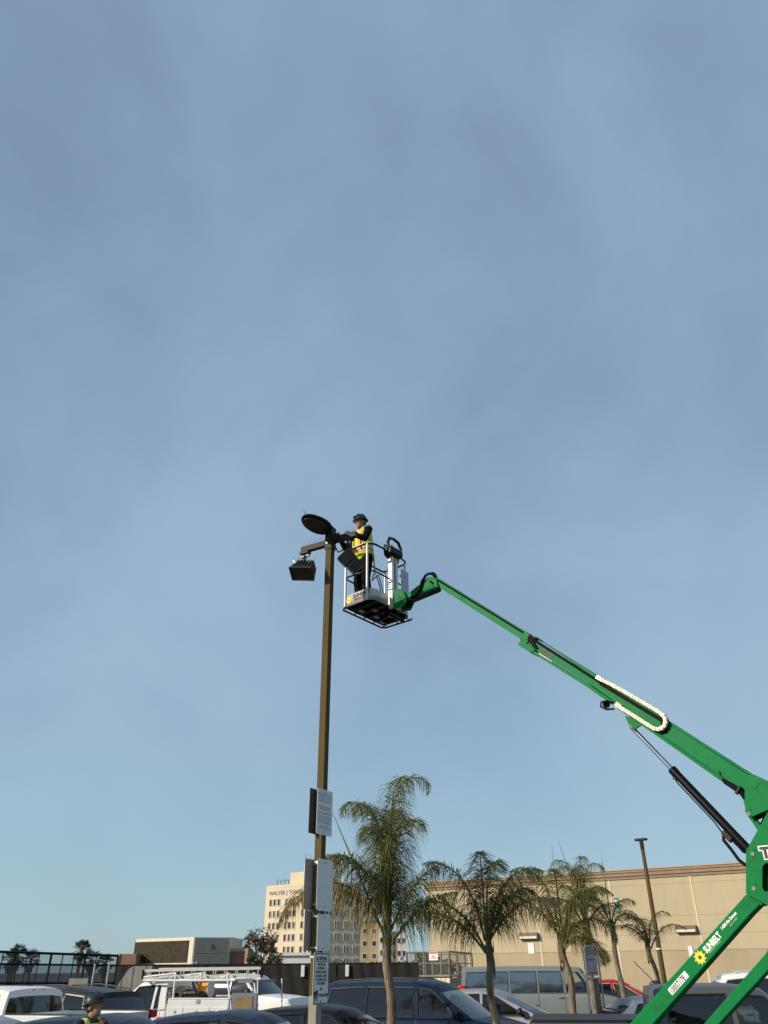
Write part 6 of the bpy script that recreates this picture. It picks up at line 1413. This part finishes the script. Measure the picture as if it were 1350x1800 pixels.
def person(label, foot, face, lean, pose, shirt, skin, height=1.76, legs=True):
    """foot: point between the feet; face: unit vector the person faces; pose gives hands relative (forward, left, up)"""
    Fv = V(face).normalized(); Lv = Z.cross(Fv); k = height / 1.76
    def q(f_, l_, u_): return V(foot) + (Fv * f_ + Lv * l_ + Z * u_) * k
    t = thing('person', label, 'person', foot)
    ln = lambda u: lean * max(0, u - 0.95)
    hip = lambda s: q(0, 0.095 * s, 0.93); knee = lambda s: q(pose['knee'], 0.11 * s, 0.50); ank = lambda s: q(pose.get('step', 0.0) * s - 0.02, 0.12 * s, 0.09)
    sh = lambda s: q(ln(1.43), 0.185 * s, 1.43); nk = q(ln(1.5), 0, 1.50)
    hd = q(ln(1.6) + 0.02, 0, 1.63)
    el = {s: q(*pose['elbow'][s]) for s in (1, -1)}; wr = {s: q(*pose['wrist'][s]) for s in (1, -1)}
    lk = V(pose.get('look', face)).normalized(); ll = Z.cross(lk).normalized(); lu = lk.cross(ll).normalized()
    if lu.z < 0: lu = -lu
    def h(f_, l_, u_): return hd + (lk * f_ + ll * l_ + lu * u_) * k
    rotH = Matrix((lk, ll, lu)).transposed()
    body = [('e', h(-0.01, 0, 0.035), (0.098 * k, 0.076 * k, 0.105 * k), rotH), ('e', h(0.028, 0, -0.045), (0.068 * k, 0.056 * k, 0.075 * k), rotH),
            ('c', [(h(0.088, 0, 0.025), 0.010 * k), (h(0.112, 0, -0.015), 0.014 * k)]), ('c', [(h(0.070, 0.020, -0.052), 0.014), (h(0.070, -0.020, -0.052), 0.014)]), ('e', h(0.070, 0, -0.095), (0.022 * k, 0.026 * k, 0.02 * k), rotH),
            ('c', [(h(0.082, 0.045, 0.038), 0.011), (h(0.090, 0.014, 0.040), 0.010), (h(0.090, -0.014, 0.040), 0.010), (h(0.082, -0.045, 0.038), 0.011)]),
            ('e', h(-0.012, 0.080, -0.005), (0.020, 0.010, 0.032), rotH), ('e', h(-0.012, -0.080, -0.005), (0.020, 0.010, 0.032), rotH),
            ('c', [(q(ln(1.45), 0, 1.44), 0.065 * k), (h(-0.015, 0, -0.06), 0.055 * k)]),
            ('c', [(q(0, 0, 0.98), 0.12 * k), (q(ln(1.2), 0, 1.20), 0.11 * k), (q(ln(1.4), 0, 1.38), 0.10 * k)])]
    for s in (1, -1):
        body += [('c', [(sh(s), 0.05 * k), (el[s], 0.04 * k), (wr[s], 0.027 * k)]), ('c', [(q(0, 0.04 * s, 0.95), 0.09 * k), (hip(s), 0.08 * k), (knee(s), 0.052 * k), (ank(s), 0.036 * k)]), ('c', [(ank(s), 0.036 * k), (ank(s) + Fv * 0.13 - Z * 0.05, 0.032 * k)])]
        fd = V(pose['hand'][s]).normalized(); fd = (Fv * fd.x + Lv * fd.y + Z * fd.z); sd = fd.cross(Z).normalized(); nn = sd.cross(fd)
        w0 = wr[s]; body.append(('e', w0 + fd * 0.045, (0.045, 0.038, 0.016), Matrix((fd, sd, nn)).transposed()))
        for j, (off_, l_) in enumerate(((-0.028, 0.060), (-0.010, 0.070), (0.010, 0.066), (0.028, 0.052))):
            b0 = w0 + fd * 0.078 + sd * off_; m1 = b0 + fd * l_ * 0.55 - nn * 0.006; m2 = m1 + fd * l_ * 0.30 - nn * l_ * 0.45
            body.append(('c', [(b0, 0.0095), (m1, 0.0085), (m2, 0.0075)]))
        body.append(('c', [(w0 + fd * 0.025 + sd * 0.03 * -s, 0.012), (w0 + fd * 0.060 + sd * 0.058 * -s - nn * 0.01, 0.010), (w0 + fd * 0.085 + sd * 0.062 * -s - nn * 0.022, 0.008)]))
    bo = fuse('body', body, 0.0075, skin, t, 2)
    # eyes and brows
    for s in (1, -1): MB().ell(h(0.083, 0.030 * s, 0.022), 0.012, 0.015, 0.009, rotH).build('eye', M['ink'], bo, smooth=60)
    hr = [('e', h(-0.03, 0, 0.03), (0.093 * k, 0.083 * k, 0.095 * k), rotH)]
    MB().ell(h(-0.038, 0, 0.012), 0.080 * k, 0.0785 * k, 0.085 * k, rotH, 16, 10).build('hair', M['ink'], bo, smooth=60)
    # shirt and trousers
    sp = [('c', [(q(0, 0, 0.93), 0.135 * k), (q(ln(1.2), 0, 1.2), 0.135 * k), (q(ln(1.38), 0, 1.38), 0.13 * k)]), ('c', [(sh(1), 0.075 * k), (q(ln(1.43), 0, 1.42), 0.085 * k), (sh(-1), 0.075 * k)]), ('c', [(q(ln(1.44), 0, 1.45), 0.085 * k), (nk, 0.072 * k)])]
    for e in (-1, 1): sp.append(('c', [(q(0, 0.06 * e, 0.95), 0.115 * k), (q(ln(1.25), 0.075 * e, 1.25), 0.12 * k), (q(ln(1.38), 0.09 * e, 1.38), 0.11 * k)]))
    for s in (1, -1): sp.append(('c', [(sh(s), 0.075 * k), (el[s], 0.058 * k), (wr[s].lerp(el[s], 0.08), 0.044 * k)]))
    fuse('shirt', sp, 0.012, shirt, t, 4)
    if legs:
        tp = [('c', [(q(0, 0.04, 0.98), 0.125 * k), (q(0, -0.04, 0.98), 0.125 * k)])]
        for s in (1, -1): tp.append(('c', [(q(0, 0.05 * s, 0.93), 0.12 * k), (hip(s), 0.105 * k), (knee(s), 0.078 * k), (ank(s) + Z * 0.02, 0.068 * k)]))
        fuse('trousers', tp, 0.012, M['trousers'], t, 4)
        for s in (1, -1): fuse('boot', [('c', [(ank(s) + Z * 0.05, 0.056), (ank(s) - Z * 0.03, 0.055), (ank(s) + Fv * 0.15 - Z * 0.045, 0.045)])], 0.01, M['boots'], t, 2)
    # open-sided safety vest with reflective bands
    vp = [('c', [(q(0, 0, 0.96), 0.150 * k), (q(ln(1.2), 0, 1.2), 0.150 * k), (q(ln(1.38), 0, 1.37), 0.140 * k)])]
    for e in (-1, 1): vp.append(('c', [(q(0, 0.065 * e, 0.97), 0.130 * k), (q(ln(1.25), 0.08 * e, 1.25), 0.134 * k), (q(ln(1.38), 0.085 * e, 1.375), 0.124 * k)])); vp.append(('c', [(q(ln(1.42) + 0.03, 0.09 * e, 1.47), 0.045 * k), (q(ln(1.42) - 0.03, 0.09 * e, 1.47), 0.045 * k), (q(ln(1.42), 0.10 * e, 1.42), 0.09 * k)]))
    ve = fuse('vest', vp, 0.012, M['vest'], t, 4)
    # colour bands: follow the vest surface by shrinking rings on to it
    dg = bpy.context.evaluated_depsgraph_get(); dg.update()
    offv = V(ROOT[t.name])
    from mathutils.bvhtree import BVHTree
    vm = ve.data; bvh = BVHTree.FromPolygons([v.co + offv for v in vm.vertices], [tuple(p.vertices) for p in vm.polygons])
    def hit(o_, d_):
        r_ = bvh.ray_cast(o_ + d_ * 0.6, -d_); return r_[0] if r_[0] is not None else None
    def band(u, hgt, m, lift):
        rows = [[], []]
        for j in range(29):
            a = 2 * math.pi * j / 28; d = Fv * math.cos(a) + Lv * math.sin(a)
            for k_, du in enumerate((-hgt / 2, hgt / 2)):
                o_ = q(ln(u + du), 0, u + du); p = hit(o_, d); rows[k_].append((p if p is not None else o_ + d * 0.15) + d * lift)
        MB().grid(rows).build('stripe', m, ve, smooth=60)
    band(1.09, 0.105, M['vestor'], 0.004); band(1.09, 0.05, M['refl'], 0.007)
    def vband(ang, w_, m, lift, u0=1.0, u1=1.49):
        rows = []
        d0 = Fv * math.cos(ang) + Lv * math.sin(ang); sd = Z.cross(d0)
        for k_ in range(12):
            u = lerp(u0, u1, k_ / 11); lat = (0.10 if abs(math.sin(ang)) < 0.999 else 0) * (1 if math.sin(ang) > 0 else -1); row = []
            dd = Fv * (1 if math.cos(ang) > 0 else -1)
            for e in (-1, 1):
                o_ = q(ln(u), 0, u) + Lv * (lat + e * w_ / 2); p = hit(o_, dd); row.append((p if p is not None else o_ + dd * 0.12) + dd * lift)
            rows.append(row)
        MB().grid(rows).build('stripe', m, ve, smooth=60)
    for ang in (0.6, -0.6, math.pi - 0.6, math.pi + 0.6): vband(ang, 0.095, M['vestor'], 0.006); vband(ang, 0.04, M['refl'], 0.009)
    # hard hat with full brim and suspension ridge
    hb = 0.055
    hat = MB(); rows = []
    for i in range(9):
        a = math.pi / 2 * i / 8; rows.append([h((0.128 * math.cos(a)) * math.cos(b_) - 0.012, 0.108 * math.cos(a) * math.sin(b_), hb + 0.112 * math.sin(a) + (0.010 if abs(math.sin(b_)) < 0.2 and i > 1 else 0)) for b_ in [2 * math.pi * j / 28 for j in range(28)]])
    hat.grid(rows, True)
    ho = hat.build('hard_hat', M['hat'], t, smooth=50)
    br = [[h(r_ * 1.13 * math.cos(b_) * (1.06 if math.cos(b_) > 0 else 1.0) - 0.012, r_ * math.sin(b_), hb + z_ - 0.014 * (math.cos(b_) > 0.3) * (r_ > 0.13)) for b_ in [2 * math.pi * j / 28 for j in range(28)]] for r_, z_ in ((0.104, 0.006), (0.118, -0.006), (0.128, -0.012), (0.128, -0.018), (0.116, -0.014), (0.102, -0.002))]
    MB().grid(br, True).build('brim', M['hat'], ho, smooth=50)
    for dl in (-0.4, 0.0, 0.4): MB().path([h(0.118 * math.cos(a) - 0.012, dl * 0.10 * math.cos(a) ** 0.5 if math.cos(a) > 0 else dl * 0.10, hb + 0.118 * math.sin(a)) for a in [0.25 + 2.6 * j / 10 for j in range(11)]], 0.006, 5).build('ridge', M['hat'], ho)
    MB().obox(h(0.125, 0, hb + 0.03), lk, ll, lu, 0.012, 0.03, 0.022).build('lamp_bracket', M['black'], ho, bevel=0.005)
    return t, q, ve, bvh, hit
# worker in the platform, facing the lamp head
fl_ft = pp_(-0.25, 0.47, 0.037)
fv = (V((PC.x, PC.y, 0)) - V((fl_ft.x, fl_ft.y, 0))).normalized()
fv = (fv + V((-0.5, 0.15, 0))).normalized()
t1_, q1, ve1, bvh1, hit1 = person('worker in black hard hat and lime vest standing in the lift platform', fl_ft, fv, 0.10,
    dict(knee=0.04, elbow={1: (0.20, 0.27, 1.16), -1: (0.22, -0.24, 1.16)}, wrist={1: (0.42, 0.17, 1.22), -1: (0.44, -0.12, 1.22)}, hand={1: (0.9, -0.2, 0.1), -1: (0.9, 0.2, 0.1)}, look=(fv + V((0, 0, -0.15)))), M['shirt'], M['skin'], 1.84)
# fall-arrest harness: leg and waist straps, lanyard to the rail
Lq = Z.cross(fv)
for s in (1, -1):
    MB().path([q1(0.12, 0.06 * s, 1.02), q1(0.06, 0.17 * s, 0.98), q1(-0.06, 0.17 * s, 0.93), q1(-0.14, 0.08 * s, 0.90)], 0.016, 6).build('harness_strap', M['strap'], t1_, smooth=60)
    MB().path([q1(0.16, 0.10 * s, 1.04), q1(0.17, 0.10 * s, 1.22), q1(0.15, 0.10 * s, 1.42)], 0.014, 6).build('harness_strap', M['strap'], t1_, smooth=60)
MB().path([q1(-0.15, 0.0, 1.30), q1(-0.24, -0.02, 1.1), q1(-0.28, -0.04, 0.8), q1(-0.25, -0.08, 0.62), pp_(-0.3, 0.07, MH)], 0.014, 6).build('lanyard', M['strap'], t1_, smooth=60)
# ground worker, bust in the lower left corner, looking up to the right
gw = atY(170, 1741, 11.6)
t2_, q2, ve2, bvh2, hit2 = person('worker in dark hard hat standing at lower left, gazing right and up', (gw.x - 0.02, 11.6, 0), (0.80, -0.55, 0), 0.02,
    dict(knee=0.02, elbow={1: (0.0, 0.28, 1.14), -1: (0.0, -0.28, 1.14)}, wrist={1: (0.10, 0.27, 0.90), -1: (0.10, -0.27, 0.90)}, hand={1: (0.3, 0, -1), -1: (0.3, 0, -1)}, look=(0.93, -0.25, 0.22)), M['navy'], M['skin2'], 1.715)
MB().path([q2(0.07 * math.cos(a) + 0.02, 0.085 * math.sin(a), 1.485 + 0.02 * math.cos(a) * -1) for a in [2 * math.pi * j / 20 for j in range(20)]], 0.024, 8, closed=True).build('collar', M['navy'], t2_, smooth=60)
